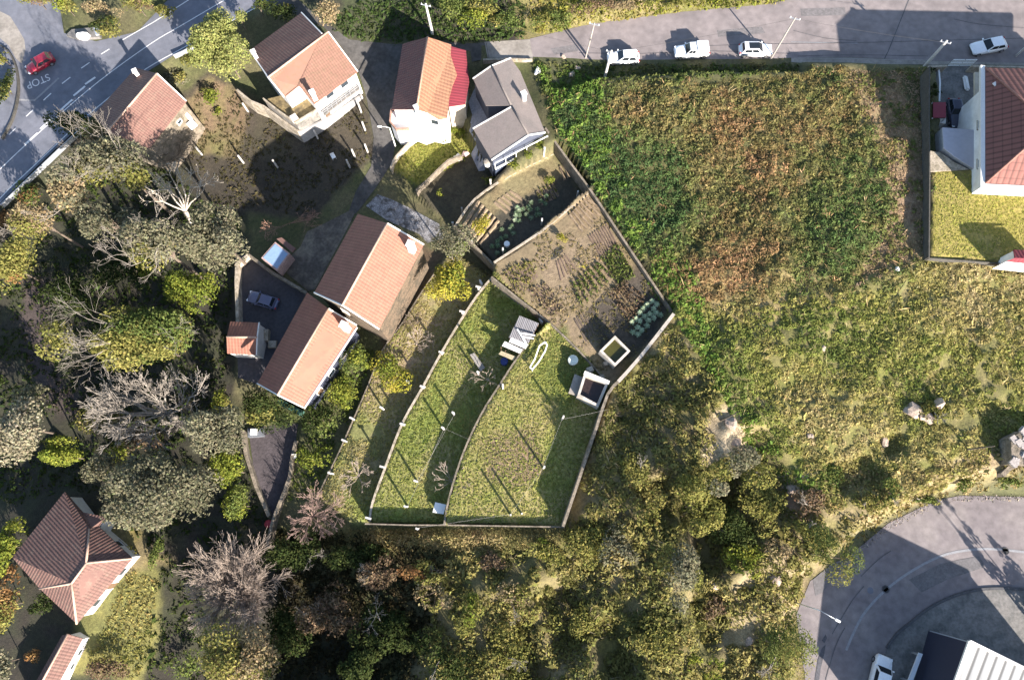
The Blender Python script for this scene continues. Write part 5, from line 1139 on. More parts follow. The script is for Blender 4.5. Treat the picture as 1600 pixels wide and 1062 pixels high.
def bare_tree(px, py, basepx, h, limbs, label, m=None, rx=60, ry=60, name='bare_tree', rad=.2, depth=4, kids=3, ratio=.6, spread=.5, up=.6, fork=.35, angs=None, cat='bare tree', minr=.02):
    """basepx: pixel where the trunk meets the ground"""
    b = np.array(G(*basepx)); zt = b[2] + h; c = np.array(P(px, py, b[2] + h * .75)); mp = (P(px + 1, py, zt) - P(px, py, zt)).length
    r = root(name, tuple(b), label, cat); f = b + (np.array([c[0], c[1], b[2] + h * fork]) - b) * [fork, fork, 1]
    segs = [(b - [0, 0, .4], f, rad * 1.3, rad)]; br = []
    for k in range(limbs):
        a = 2 * math.pi * k / limbs + RNG.normal(0, .25) if angs is None else angs[k % len(angs)] + RNG.normal(0, .12)
        k_ = RNG.uniform(.75, 1.05) if limbs < 20 else RNG.uniform(.25, 1.05); tgt = c + np.array([math.cos(a) * rx * mp * k_, math.sin(a) * ry * mp * k_, h * RNG.uniform(-.05, .25)])
        d = (tgt - f) * .5; d[2] += up; grow(br, f, d, rad * .55, depth, ratio, kids, spread, .06, minr)
    seg_mesh('trunk', segs, m or M_TWIG, r, 8); seg_mesh('branches', br, m or M_TWIG, r, 4); return r

# ---- trees of the left-hand wood, each its own thing
tree(347,77,46,52,11,'lime','dense yellow green round tree between the barn and the notched roof','tree','evergreen_tree',1.5,.30,flat=.5,lobes=26)
tree(376,32,11,12,3.5,'lime','small yellow green bush above the big dense yellow green tree','bush','bush',1,.25)
tree(182,258,62,42,19,'grey','broad grey green tree just below the barn','tree','olive_tree',1.4,.34,frac=.78,flat=.22,mix=('olive',.3),branches=4)
tree(108,302,46,34,19,'beige','buff grey tree near the road edge below the guard rail','tree','leafy_tree',1.3,.34,frac=.78,flat=.24,mix=('grey',.5),branches=3)
tree(62,345,36,36,13,'beige','small buff tree beside the rust coloured roadside bushes','tree','leafy_tree',1.2,.32,frac=.72,flat=.26,mix=('olive',.3),branches=2)
tree(165,345,46,36,18,'grey','dim grey tree in the shadowed middle of the wood','tree','olive_tree',1.3,.32,frac=.76,flat=.22)
tree(20,418,36,46,9,'olive','olive and orange bush on the left edge below the road','bush','leafy_bush',1,.32,mix=('rust',.12))
tree(45,300,18,30,3,'rust','rust coloured bushes along the road edge at left','bush','leafy_bush',1,.3,mix=('green',.35)); tree(15,342,16,16,2.5,'rust','rust coloured low bush where the road leaves the left edge','bush','leafy_bush',1,.3)
bare_tree(282,300,(300,350),9,7,'dead bleached tree with thick bare white limbs',M_BLEACH,58,50,'dead_tree',.26,3,3,.55,.55,angs=[2.2,1.9,.9,2.6,.3,3.4,1.4],minr=.03,cat='dead tree')
tree(240,378,52,44,19,'grey','grey tree with bare pale twigs and a yellow green underside','tree','olive_tree',1.1,.32,frac=.74,flat=.24,mix=('olive',.35),branches=8)
tree(338,370,46,50,17,'grey','dense grey green tree reaching towards the car yard wall','tree','olive_tree',1.2,.32)
tree(306,452,38,42,10,'bright','bright yellow green bush left of the car yard','bush','leafy_bush',1.1,.3); tree(235,418,18,20,5,'bright','small yellow patch of bush under the bare pale twigs','bush','leafy_bush',.9,.28)
tree(232,533,84,56,14,'olive','broad olive green tree in the middle of the left wood','tree','leafy_tree',1.1,.34,mix=('green',.25),branches=5)
tree(98,532,34,28,9,'olive','loose small olive tree standing beside the dirt track','tree','leafy_tree',.8,.3,mix=('green',.5)); tree(110,470,46,36,6,'dark','dark bluish tree in deep shade beside the dirt track','tree','leafy_tree',.8,.32)
tree(200,415,40,42,5,'dark','dark green undergrowth tree left of the yellow patch','tree','leafy_tree',.9,.32)
bare_tree(245,640,(276,652),10,12,'large leafless tree with pale spreading limbs',M_PALEBARK,100,62,'bare_tree',.32,4,4,.6,.42,angs=[2.75,3.0,2.3,3.5,4.0,4.7,1.3,.7,.2,5.3,1.9],minr=.025)
tree(165,655,40,45,5,'beige','thin buff crown under the left limbs of the large leafless tree','tree','leafy_tree',.55,.3,mix=('olive',.3)); tree(220,690,60,30,4,'brown','brown thicket beneath the large leafless tree','thicket','thicket',.5,.3)
tree(34,668,44,52,11,'pale','pale silvery tree at the left edge','tree','olive_tree',1.1,.34); tree(55,625,22,22,7,'grey','grey sprig of crown above the pale silvery tree','tree','olive_tree',.7,.3)
tree(98,712,33,22,8,'bright','yellow green bush right of the pale silvery tree','bush','leafy_bush',1.1,.28,mix=('yellow',.3))
tree(338,672,40,44,12,'grey','grey green tree between the leafless tree and the lower yard','tree','olive_tree',1.1,.32); tree(255,765,86,62,12,'grey','largest grey green tree above the round twiggy tree','tree','olive_tree',1.15,.34)
tree(165,725,32,30,6,'grey','small grey tree on the track side of the largest grey green tree','tree','olive_tree',1,.3); tree(190,705,16,30,3,'bright','light green sapling strip between two grey trees','bush','leafy_bush',.9,.26)
tree(362,735,24,40,7,'bright','yellow green shrub along the lower yard wall','bush','leafy_bush',1.1,.28,mix=('brown',.2)); tree(376,790,20,36,6,'bright','long yellow green shrub at the tip of the lower yard','bush','leafy_bush',1,.26,mix=('green',.3))
tree(350,640,16,34,4,'olive','narrow olive shrub on the edge of the large leafless tree','bush','leafy_bush',1,.26,mix=('bright',.5)); tree(275,500,22,16,4,'green','green bush under the broad olive tree','bush','leafy_bush',.9,.28)
bare_tree(362,915,(372,925),8,80,'round twiggy leafless tree with a pinkish haze of twigs',M_TWIG,80,82,'bare_tree',.12,3,5,.6,.3,up=.1,fork=.2,minr=.016)
bare_tree(490,806,(490,806),4.5,24,'small reddish leafless tree at the end of the orchard',mat('reddish_twigs',(.3,.205,.17),.9,bump=0),48,44,'bare_tree',.08,4,3,.62,.3,up=.1,minr=.015)
tree(10,855,22,52,4,'bright','yellow green hedge at the left edge by the hipped house','hedge','leafy_bush',1,.3,mix=('olive',.4)); tree(14,945,22,48,4,'olive','olive and rust hedge at the left edge lower down','hedge','leafy_bush',1,.3,mix=('rust',.3))
tree(62,948,26,22,3,'dark','dark shrub in the shade behind the hipped house','bush','leafy_bush',1,.28); tree(8,1035,16,30,5,'grey','grey green bush in the bottom left corner','bush','leafy_bush',1,.3)
tree(165,1040,45,22,2.5,'brown','dry brown thicket beside the long shed','thicket','thicket',.8,.28); tree(55,1020,12,14,2,'rust','rust coloured dead frond beside the long shed','bush','leafy_bush',.8,.26)
tree(385,1020,62,48,12,'olive','olive shrub mound below the round twiggy tree','tree','leafy_tree',1,.32,mix=('beige',.3)); tree(290,1040,30,24,3,'green','small green sapling in the shaded grass','bush','leafy_bush',.7,.26)
tree(248,862,10,34,2,'green','green hedge strip on the track right of the hipped house','hedge','leafy_bush',1,.26); tree(200,860,14,22,.9,'yellow','ochre grass mound beside the hipped house corner','grass mound','grass_mound',1,.22,trunk=False)
# ---- orchard and garden shrubs
tree(412,640,42,30,5,'dark','glossy dark bush by the green end wall','bush','leafy_bush',1.2,.3,mix=('olive',.25))
tree(700,447,38,42,7.5,'bright','big bright yellow tree between the orange house and the gardens','tree','citrus_tree',1.2,.3,mix=('yellow',.4)); tree(703,388,30,34,8.5,'grey','soft grey green tree by the rubble strip','tree','olive_tree',1,.28,mix=('green',.4))
tree(558,562,24,28,3.5,'green','uppermost green citrus by the long house','bush','citrus_tree',1.1,.26,mix=('bright',.5)); tree(530,617,22,30,3.5,'bright','yellow green citrus in the middle of the orchard strip','bush','citrus_tree',1.1,.26)
tree(505,655,28,34,4,'dark','dark green citrus between the long house end and the terraces','bush','citrus_tree',1.1,.28,mix=('green',.3)); tree(490,718,26,30,3,'bright','lowest yellow green citrus of the orchard strip','bush','citrus_tree',1.1,.26)
tree(612,590,32,34,3,'bright','yellow bush on the lowest terrace strip','bush','citrus_tree',1.1,.26,mix=('yellow',.5)); tree(547,612,12,18,2,'green','little green shrub on the orchard slope','bush','leafy_bush',.9,.22)
tree(752,352,15,17,1.6,'yellow','yellow flowering bush in the furrowed plot corner','bush','flowering_bush',1.2,.2); tree(879,371,9,10,1.1,'yellow','small yellow bush near the furrows of the vegetable garden','bush','flowering_bush',1.2,.18)
tree(911,415,7,6,.7,'yellow','tiny ochre bush beside the cabbage bed','bush','flowering_bush',1,.16); tree(860,282,10,10,1,'bright','small bright bush at the corner of the sunlit plot','bush','leafy_bush',1,.18)
for x, y, lab in ((690,300,'low lime shrub in the shaded wedge plot'),(780,272,'lime vine shoot on the sunlit plot wall'),(802,262,'second lime vine shoot nearer the grey house'),(825,248,'lime vine clump under the glazed gallery'),(842,238,'lime vine clump at the east end of the gallery'),(763,283,'leftmost lime vine shoot on the sunlit plot wall')): tree(x, y, 10, 9, 1.2, 'bright', lab, 'vine', 'grape_vine', .8, .2)
for x, y, rr in ((716,192,10),(707,205,9),(692,217,9),(722,207,7)): tree(x, y, rr, rr, 1.4, 'bright', {716:'upper rounded hedge shrub on the strip lawn',707:'middle hedge shrub on the strip lawn',692:'lower hedge shrub on the strip lawn',722:'small hedge shrub beside the paved court'}[x], 'bush', 'clipped_shrub', 1, .2)
for x, y, rr, lab in ((1457,110,6,'dark round shrub in the villa court nearest the street'),(1459,135,5,'dark round shrub in the middle of the villa court row'),(1461,148,7,'dark round shrub closest to the carport')): 
    b = P(x, y, 5); r = tree(x, y, rr, rr, 1.4, 'dark', lab, 'bush', 'clipped_shrub', 2, .16)
bare_tree(558,745,(562,742),3,8,'small leafless fruit tree on the lowest terrace',M_TWIG,36,34,'fruit_tree',.06,3,3,.55,.5,up=.2); bare_tree(706,750,(704,752),3,8,'leafless fruit tree straddling the widest terrace wall',M_TWIG,40,42,'fruit_tree',.06,2,3,.55,.4,up=.1)
bare_tree(756,590,(766,596),2.6,7,'leafless sapling in the shade under the scrap sheet shed',M_TWIG,26,24,'fruit_tree',.05,2,3,.55,.4,up=.1); bare_tree(655,530,(650,540),2.5,8,'leafless fruit tree on the dry strip by the orange house',M_TWIG,26,24,'fruit_tree',.05,3,3,.55,.5,up=.1)
bare_tree(648,500,(654,505),2.5,5,'dark stemmed sapling beside the bright yellow tree',M_BARK,24,16,'fruit_tree',.06,2,3,.55,.5)
bare_tree(452,350,(452,350),2.2,9,'reddish vine tangle on a frame above the blue lidded tank',mat('vine_stems',(.30,.17,.12),.9,bump=0),60,20,'grape_vine',.05,3,3,.6,.5,angs=[.75,.6,.9,3.9,3.7,4.1],up=0,cat='vine'); bare_tree(270,245,(280,250),3.5,9,'dark leafless thicket below the barn',M_BARK,40,30,'thicket',.07,3,3,.6,.6,cat='thicket')
# ---- along the street and the top edge
for x, y, rx, ry, h, pal, lab in ((515,18,24,26,4,'beige','buff and red brown bush behind the notched roof house'),(745,20,36,22,3,'bright','yellow green bush left of the street end'),(790,28,30,18,2,'green','green bramble mound above the street end slab'),(712,12,26,16,3,'green','leafy bush beside the white pole behind the maroon roof'),(920,8,44,16,2.5,'brown','brown leafless thicket on the verge above the street'),(985,10,40,12,2,'beige','buff thicket on the verge above the first parked car'),(855,30,34,16,1.6,'green','green bramble clump on the verge left of the thin wooden pole'),(1060,6,30,9,1.5,'olive','olive hedge tuft above the pickup'),
    (160,14,30,14,3,'beige','buff tree at the top edge left of the road'),(105,12,18,16,3,'bright','yellow green bush at the junction corner'),(215,8,30,14,4,'brown','brown thicket on the bank above the road'),(258,18,26,12,1.6,'olive','olive verge bush along the upper road edge'),(60,2,30,8,3,'brown','brown hedge at the top left edge'),(165,42,30,18,4,'dark','dark hedge behind the tarpaulin bundle'),(10,140,14,40,2,'dark','dark scrub on the corner bank at the left edge'),(8,95,10,16,2,'olive','olive tuft on the top of the corner bank'),(405,12,16,14,3,'dark','dark bush between the road and the lane mouth'),(440,22,22,18,3,'dark','dark bush beside the lane mouth'),(330,150,18,14,2.5,'bright','small bright shrub in the barn garden'),(280,120,22,18,2,'grey','thin grey shrub in the shade beside the barn'),(298,95,14,12,2,'olive','olive shrub by the road above the barn'),(340,175,8,8,.8,'bright','tiny bright plant on the brown turf of the barn garden'),(120,195,30,22,8,'dark','dark tree overhanging the road beside the barn')):
    tree(x, y, rx, ry, h, pal, lab, 'bush', 'leafy_bush', 1, .28, mix=('olive', .3))
# ---- distinct trees of the scrub
for x, y, rx, ry, h, pal, lab, nm in ((1290,868,36,44,8,'pine','dark pine leaning over the bend of the cul-de-sac','pine_tree'),(1218,1010,44,52,9,'pine','dense pine at the bottom beside the cul-de-sac','pine_tree'),(1145,735,40,32,9,'grey','dusky oak at the head of the dark gully','oak_tree'),(1085,790,38,40,9,'olive','green oak left of the dark gully','oak_tree'),
    (1060,895,36,44,9,'grey','grey green oak in the middle of the scrub','oak_tree'),(1130,830,40,34,6,'dark','green oak on the shaded gully slope','oak_tree'),(1180,790,34,40,4,'olive','leafy bramble slope right of the gully','bramble'),(1085,760,20,24,4,'bright','lime sapling in front of the dusky oak','sapling'),(1000,740,28,30,2,'olive','golden olive bush beside the long grey wall','bush'),
    (1000,790,36,30,3,'olive','olive bush mound two bushes right of the terrace corner','bush'),(915,850,44,36,4,'olive','grey olive mound below the terrace corner','bush'),(970,860,34,32,4,'grey','grey bush beside the grey olive mound','bush'),(845,865,30,20,3,'bright','yellow bush just below the terrace corner hedge','bush'),(770,880,26,16,2.5,'brown','pinkish brown bush under the dry hedge','bush'),
    (735,955,22,34,7,'bright','slim yellow sapling in the middle of the bottom scrub','sapling'),(680,925,30,30,8,'beige','buff bush at the edge of the dark hollow','bush'),(660,900,26,16,7,'rust','reddish bush at the top of the dark hollow','bush'),(800,940,34,26,4,'beige','pale scrub mound right of the slim yellow sapling','bush'),(790,1030,44,34,5,'olive','golden bush mound at the bottom edge','bush'),(905,960,40,34,3.5,'olive','golden scrub mound above the two long shadows','bush'),
    (1100,1050,26,18,3,'bright','bright green bush at the bottom edge','bush'),(1030,1000,34,30,3,'olive','olive mound left of the bottom clearing','bush'),(1165,880,28,28,4,'bright','yellow green bush on the bank above the lamp','bush'),(1110,960,26,24,3,'brown','dark brown bush in the scrub clearing','bush'),(1270,790,26,22,2.5,'brown','russet bush on the bank above the road bend','bush'),(1262,830,22,24,4,'olive','olive bush between the russet bush and the leaning pine','bush'),
    (1225,860,20,16,2,'beige','buff tussock bush above the lamp foot','bush'),(560,870,44,26,4,'dark','dark bush at the left end of the dry hedge','bush'),(470,870,40,32,5,'dark','dark tree in the shade below the small leafless tree','tree'),(520,960,50,44,6,'brown','large dim brown tree in the dark hollow','tree'),(600,980,46,40,5,'dark','dark green tree in the bottom of the dark hollow','tree'),(450,980,34,40,6,'dark','dark tree right of the round twiggy tree','tree'),(600,900,40,26,5,'brown','dim brown thicket in the upper hollow','thicket'),(690,1030,40,32,5,'dark','dark tree at the bottom edge of the hollow','tree'),(560,1045,50,26,5,'dark','dark bush mass at the very bottom of the hollow','tree'),  # dark palettes on the hollow's trees paint in part of its shade
    (1440,780,34,8,2,'green','bramble strip along the top of the cul-de-sac','bramble'),(1350,790,30,16,2.5,'olive','olive bush on the bank at the road bend','bush'),(1390,770,24,14,2.2,'green','green bush in the hollow of the road bank','bush'),(1515,752,24,14,2,'green','green bramble below the stone hut','bramble'),(1575,750,24,10,1.6,'green','green growth in front of the dry stone wall','bramble'),(1300,745,40,24,1.6,'green','dark bramble patch above the road bank','bramble'),(1460,640,30,22,1,'olive','rough grass mound right of the boulder pair','grass mound')):
    h = h * .55 if (x > 655 and nm not in ('pine_tree', 'oak_tree')) else h
    tree(x, y, rx, ry, h, pal, lab, {'pine_tree':'pine','oak_tree':'oak'}.get(nm, nm), {'tree':'dark_tree'}.get(nm, nm), 1.15, .30 if nm != 'pine_tree' else .26, frac=.55, mix=('olive', .3) if pal not in ('dark', 'brown') else None, asp=.55 if nm != 'pine_tree' else .35, ragged=True, branches=1 if (x + y) % 4 == 0 else 0)
# tall trees just below the bottom edge, whose shade fills the hollow
for x, y, h, lab in ((715,1165,9,'tall tree below the bottom edge, rightmost of its row'),(665,1190,9,'tall tree below the bottom edge, second from the right'),(615,1220,9,'tall tree below the bottom edge, middle of its row'),(560,1240,9,'tall tree below the bottom edge, second from the left'),(505,1255,9,'tall tree below the bottom edge, leftmost of its row')): tree(x, y, 40, 40, h, 'olive', lab, 'tree', 'leafy_tree', 1.2, .36, frac=.6)
# conifers that stand just past the right edge and throw the spiky shade on the road
for x, y, h, lab in ((1662,985,9.5,'conifer beyond the right edge, nearest the shed'),(1690,1000,9,'conifer beyond the right edge, middle one'),(1716,1010,8,'conifer beyond the right edge, farthest from the shed')): tree(x, y, 14, 14, h, 'pine', lab, 'conifer', 'conifer_tree', 1, .3, frac=.5, flat=.5, shape='cone')

# ------------------------------------------------------------------ masses nobody could count
def pts_in(poly, spacing, excl=()):
    pw = Gn(poly)[:, :2]; lo = pw.min(0); hi = pw.max(0)
    gx_, gy_ = np.meshgrid(np.arange(lo[0], hi[0], spacing), np.arange(lo[1], hi[1], spacing)); x = gx_.ravel() + RNG.uniform(-.5, .5, gx_.size) * spacing; y = gy_.ravel() + RNG.uniform(-.5, .5, gx_.size) * spacing
    m = inside(pw, x, y)
    for e in excl: m &= ~inside(Gn(e)[:, :2], x, y)
    return x[m], y[m]
def scrub(name, poly, spacing, rad, hgt, cols, tonef, nleaf, lsize, excl=(), m=None, jit=.2, asp=.45, up=.5, hole=.0, kind='stuff', label=None, cat=None, hmod=None):
    x, y = pts_in(poly, spacing, excl)
    if hole: k = fbm(x, y, 2.0, 71) > hole; x, y = x[k], y[k]
    n = len(x); t = tonef(x, y) + RNG.normal(0, .07, n); base = palette(cols, np.clip(t, 0, 1)); g = np.clip(.35 + 1.1 * fbm(x, y, 3.2, 77), .5, 1.4)
    if hmod is not None: g = g * hmod(x, y)
    hh = hgt * g * RNG.uniform(.6, 1.25, n); rr = rad * RNG.uniform(.7, 1.3, n); i = np.repeat(np.arange(n), nleaf); N_ = len(i)
    d = rdir(N_); d[:, 2] = np.abs(d[:, 2]); k = RNG.uniform(.5, 1.05, N_) ** .6
    px_ = x[i] + d[:, 0] * rr[i] * k; py_ = y[i] + d[:, 1] * rr[i] * k; pz = Hn(px_, py_) + .04 + d[:, 2] * hh[i] * k
    col = jitter(base[i], jit); V, F, C = leaf_geo(np.stack([px_, py_, pz], 1), lsize * np.exp(RNG.normal(-.05, .4, N_)), col, bias=d * 1.5, up=up, asp=asp)
    o = np_mesh(name, V, F, C, m or M_LEAF); tag(o, label, cat, kind=kind); return o
FIELD = [(850,150),(880,142),(935,134),(1000,129),(1120,126),(1240,118),(1260,108),(1330,107),(1450,112),(1446,405),(1400,450),(1290,460),(1180,470),(1060,478),(990,388),(930,298),(870,205)]
BLOBS = [(tuple(G(px_, py_)[:2]), r_, a_) for px_, py_, r_, a_ in ((1120,190,5,.32),(1000,175,3.5,.3),(1210,215,4,.22),(1190,270,2.5,.35),(1090,275,2,.3),(1120,410,5,.34),(1190,385,4,.3),(1040,440,3.5,.3),(1300,170,4,.2),(960,180,2.2,.3),(1260,310,3,.15),(1150,330,3,.12),(900,240,8,-.3),(970,330,7,-.3),(1010,260,5,-.22),(1320,330,7,-.22),(1280,400,5,-.12),(1240,300,4,-.1),(880,170,5,-.28),(1060,350,5,-.15))]
def t_field(x, y):
    t = .34 * fbm(x, y, 5, 101, 3) + .6 * fbm(x, y, 1.4, 102, 2) - .02
    for c_, r_, a_ in BLOBS: t = t + a_ * np.exp(-((x - c_[0]) ** 2 + (y - c_[1]) ** 2) / (2 * r_ * r_))
    return t
DRYSTRIP = [(1322,112),(1440,112),(1446,402),(1335,450),(1400,330),(1375,230)]
scrub('bramble_field', FIELD, .88, .78, .54, [(.06,.105,.038),(.098,.145,.046),(.15,.168,.056),(.195,.17,.066),(.235,.158,.072),(.32,.19,.10)], t_field, 58, .135, excl=[DRYSTRIP], jit=.16, up=.35, asp=.42, hmod=lambda x, y: np.clip(polydist(Gn(FIELD)[:, :2], x, y) / 3.5, .3, 1), label='knee high bracken and bramble field, green with rusty patches', cat='bramble')
scrub('dry_grass_strip', DRYSTRIP,   .42, .3, .12, [(.12,.13,.035),(.20,.155,.08),(.27,.19,.125),(.32,.235,.16)], lambda x, y: .2 + .8 * fbm(x, y, 3, 111, 3), 12, .10, jit=.13, hole=.3, m=M_DRYLEAF, label='strip of flattened buff grass beside the villa wall', cat='dry grass')
scrub('green_tufts', [(1325,116),(1440,116),(1446,402),(1320,450),(1385,330),(1360,230)], .8, .5, .3, [(.07,.11,.035),(.13,.155,.045),(.22,.19,.07)], lambda x, y: fbm(x, y, 3, 115, 2), 26, .13, hole=.52, jit=.15, label='scattered green tufts invading the flattened buff grass', cat='grass tufts')
FEDGE = [(838,100),(930,120),(950,170),(960,260),(1010,340),(1090,430),(1110,540),(1150,620),(1230,720),(1290,760),(1240,770),(1150,660),(1050,490),(985,385),(925,296),(870,205)]
scrub('green_bramble_edge', FEDGE, .7, .6, .45, [(.08,.14,.03),(.12,.20,.035),(.19,.25,.055)], lambda x, y: fbm(x, y, 2, 121, 3), 30, .15, jit=.14, hole=.42, label='fresh green brambles along the garden boundary and down the field', cat='bramble')
MBLOBS = [(tuple(G(px_, py_)[:2]), r_, a_) for px_, py_, r_, a_ in ((1180,452,4,.3),(1240,438,4,.3),(1130,475,3,.25),(1300,440,3,.2),(1250,600,3,.25),(1480,560,5,.12),(1510,425,5,.3),(1580,440,4,.25),(1340,640,4,.2),(1460,740,5,.2),(1200,600,3,.2),(1270,670,2.5,.25),(1310,710,3,.15),(1100,560,5,-.25),(1150,620,4,-.3),(1180,690,4,-.3),(1210,480,3,-.25),(1300,500,4,-.25),(1250,520,3,-.2),(1400,560,4,-.1),(1540,600,5,-.1),(1440,620,3,-.2),(1330,580,3,-.2),(1130,520,3,-.2))]
def t_meadow(x, y):
    t = .42 * fbm(x, y, 6, 131, 3) + .55 * fbm(x, y, 1.3, 132, 2) + .02
    for c_, r_, a_ in MBLOBS: t = t + a_ * np.exp(-((x - c_[0]) ** 2 + (y - c_[1]) ** 2) / (2 * r_ * r_))
    return t
MEADOW = [(1050,492),(1065,478),(1180,470),(1290,460),(1400,450),(1446,408),(1572,418),(1640,425),(1640,690),(1570,690),(1560,720),(1470,765),(1390,795),(1320,815),(1240,760),(1150,660)]
scrub('rough_meadow', MEADOW, .7, .55, .3, [(.10,.135,.035),(.165,.195,.045),(.24,.235,.065),(.315,.27,.10),(.40,.33,.17)], t_meadow, 44, .125, jit=.15, up=.5, hole=.3, label='rough yellow green meadow grass on the slope', cat='meadow grass')
FOREST = [(962,606),(1000,565),(1052,500),(1150,660),(1240,770),(1310,850),(1255,905),(1235,960),(1250,1100),(640,1100),(700,860),(880,862),(905,752),(935,672)]
W4WORLD = np.concatenate([Pn(W4, 5.5), Pn(W4, 5.5)[::-1]])
scrub('hillside_scrub', FOREST, .95, .88, .7, [(.065,.075,.03),(.12,.125,.04),(.19,.178,.056),(.265,.235,.082),(.36,.29,.14)], lambda x, y: .65 * fbm(x, y, 6, 141, 3) + .5 * fbm(x, y, 1.8, 142, 2) - .06, 52, .19, jit=.16, up=.3, hole=.38, excl=[[(1105,652),(1150,640),(1168,700),(1115,728)],[(1222,742),(1262,735),(1266,790),(1236,802)]], label='tangled olive scrub covering the slope below the gardens', cat='scrub', hmod=lambda x, y: (.35 + 1.6 * fbm(x, y, 4, 149)) * np.clip(polydist(W4WORLD, x, y) / 7, .25, 1))
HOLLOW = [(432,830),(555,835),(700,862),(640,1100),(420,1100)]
scrub('hollow_undergrowth', HOLLOW, .9, .8, 1.1, [(.014,.016,.010),(.026,.028,.014),(.042,.036,.02),(.07,.055,.035)], lambda x, y: .6 * fbm(x, y, 5, 151, 3) + .5 * fbm(x, y, 1.6, 152, 2) - .06, 42, .17, jit=.2, hole=.25, label='dim tangled undergrowth filling the hollow', cat='undergrowth')  # palette halved so the leaf colour holds the hollow's shade
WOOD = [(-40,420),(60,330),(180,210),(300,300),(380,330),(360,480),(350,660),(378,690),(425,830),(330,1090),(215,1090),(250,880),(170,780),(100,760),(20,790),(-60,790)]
scrub('wood_floor', WOOD, .95, .6, .5, [(.018,.026,.011),(.03,.043,.015),(.042,.062,.016),(.06,.064,.025)], lambda x, y: fbm(x, y, 5, 161, 3), 11, .2, jit=.25, hole=.36, label='dark leafy undergrowth on the floor of the left wood', cat='undergrowth')  # leaf colours lowered to paint in the wood's shade
scrub('bank_grass', [(1236,770),(1300,740),(1400,735),(1500,715),(1572,700),(1600,760),(1500,770),(1460,778),(1385,812),(1320,866)], .6, .45, .5, [(.06,.07,.02),(.13,.13,.035),(.25,.2,.085),(.38,.3,.16)], lambda x, y: .2 + .75 * fbm(x, y, 2.2, 171, 3), 11, .17, hole=.36, label='buff grass on the bank above the cul-de-sac', cat='bank grass')
scrub('gravel_edge', [(1322,872),(1386,816),(1460,781),(1500,772),(1640,774),(1640,782),(1500,782),(1464,790),(1392,826),(1334,874)], .3, .2, .04, [(.2,.17,.14),(.32,.28,.24),(.45,.4,.35)], lambda x, y: fbm(x, y, 1.0, 175, 2), 3, .09, hole=.4, label='pale loose gravel along the outer edge of the cul-de-sac', cat='gravel', m=M_DRYLEAF)
scrub('verge_grass', [(832,58),(925,36),(1065,18),(1200,6),(1250,-4),(1250,-45),(820,-45)], .55, .42, .45, [(.07,.10,.02),(.16,.18,.025),(.24,.22,.05),(.25,.17,.1)], lambda x, y: .1 + .9 * fbm(x, y, 3, 181, 3), 11, .17, label='bright verge grass along the upper edge of the street', cat='verge grass')
scrub('shaded_verge', [(500,30),(560,6),(740,-8),(820,-8),(822,58),(770,66),(620,68),(545,60)], .6, .5, .45, [(.03,.05,.018),(.05,.08,.024),(.06,.07,.026)], lambda x, y: fbm(x, y, 3, 183, 3), 11, .19, label='dark green bank behind the maroon roof house', cat='undergrowth')
scrub('street_verge', [(832,97),(960,103),(1090,101),(1245,100),(1245,117),(1120,124),(1000,128),(930,133),(880,143),(850,150),(835,110)], .55, .45, .3, [(.05,.07,.025),(.08,.11,.03),(.12,.13,.045),(.16,.13,.07)], lambda x, y: fbm(x, y, 3, 185, 3), 11, .18, hole=.35, label='dark grass verge between the street and the bramble field', cat='verge grass')
for nm_, poly_, cols_, lab_ in (('field', FIELD, [(.20,.13,.06),(.33,.21,.11),(.40,.32,.18)], 'bare dry bracken stems poking out of the bramble field'), ('meadow', MEADOW, [(.25,.22,.09),(.40,.33,.17)], 'long bleached grass stems lying over the meadow'), ('slope', FOREST, [(.16,.12,.08),(.30,.25,.18)], 'dead twigs and stems among the olive scrub')):
    scrub('dry_stems', poly_, 1.5, .7, .7, cols_, lambda x, y: fbm(x, y, 2, 221, 2), 7, .36, asp=.07, up=.1, hole=.5, jit=.2, label=lab_, cat='stems', m=M_DRYLEAF)
TER = [FLAT[6][0], FLAT[7][0]]
GRASSC = [(.10,.155,.03),(.155,.20,.038),(.22,.235,.06),(.30,.26,.1)]
for nm, poly, lab, off in (('middle_terrace_grass', FLAT[6][0], 'lush short grass on the middle terrace', .16), ('wide_terrace_grass', FLAT[7][0], 'yellowing grass on the widest terrace', .2), ('strip_terrace_grass', FLAT[5][0], 'thin dry grass on the lowest terrace strip', .4)):
    scrub('terrace_grass', poly, .32, .25, .08, GRASSC, lambda x, y, off=off: off + .65 * fbm(x, y, 4, 191, 3) + .3 * fbm(x, y, 1.0, 192, 2), 8, .09, jit=.15, up=.8, hole=.33 if off > .2 else .2, label=lab, cat='grass')
scrub('orchard_grass', [(545,540),(590,545),(560,620),(525,700),(494,775),(450,780),(465,700),(480,640)], .55, .35, .3, [(.05,.08,.02),(.10,.14,.028),(.17,.17,.045)], lambda x, y: fbm(x, y, 2.5, 195, 3), 9, .15, hole=.4, label='patchy grass under the orchard shrubs', cat='grass')
scrub('strip_lawn_grass', LAWN_B3, .34, .24, .10, [(.17,.20,.035),(.23,.245,.05),(.30,.285,.08)], lambda x, y: fbm(x, y, 3, 196, 3), 6, .10, hole=.3, label='yellow turf of the strip lawn', cat='grass')
scrub('villa_lawn_grass', [(1458,268),(1600,276),(1640,300),(1640,415),(1572,408),(1456,400)], .32, .24, .015, [(.20,.235,.045),(.28,.285,.06),(.36,.325,.09)], lambda x, y: .8 * fbm(x, y, 5, 197, 3) + .2 * fbm(x, y, 1, 198), 7, .075, hole=.3, up=1.2, jit=.12, label='mown yellow green lawn of the villa', cat='grass')
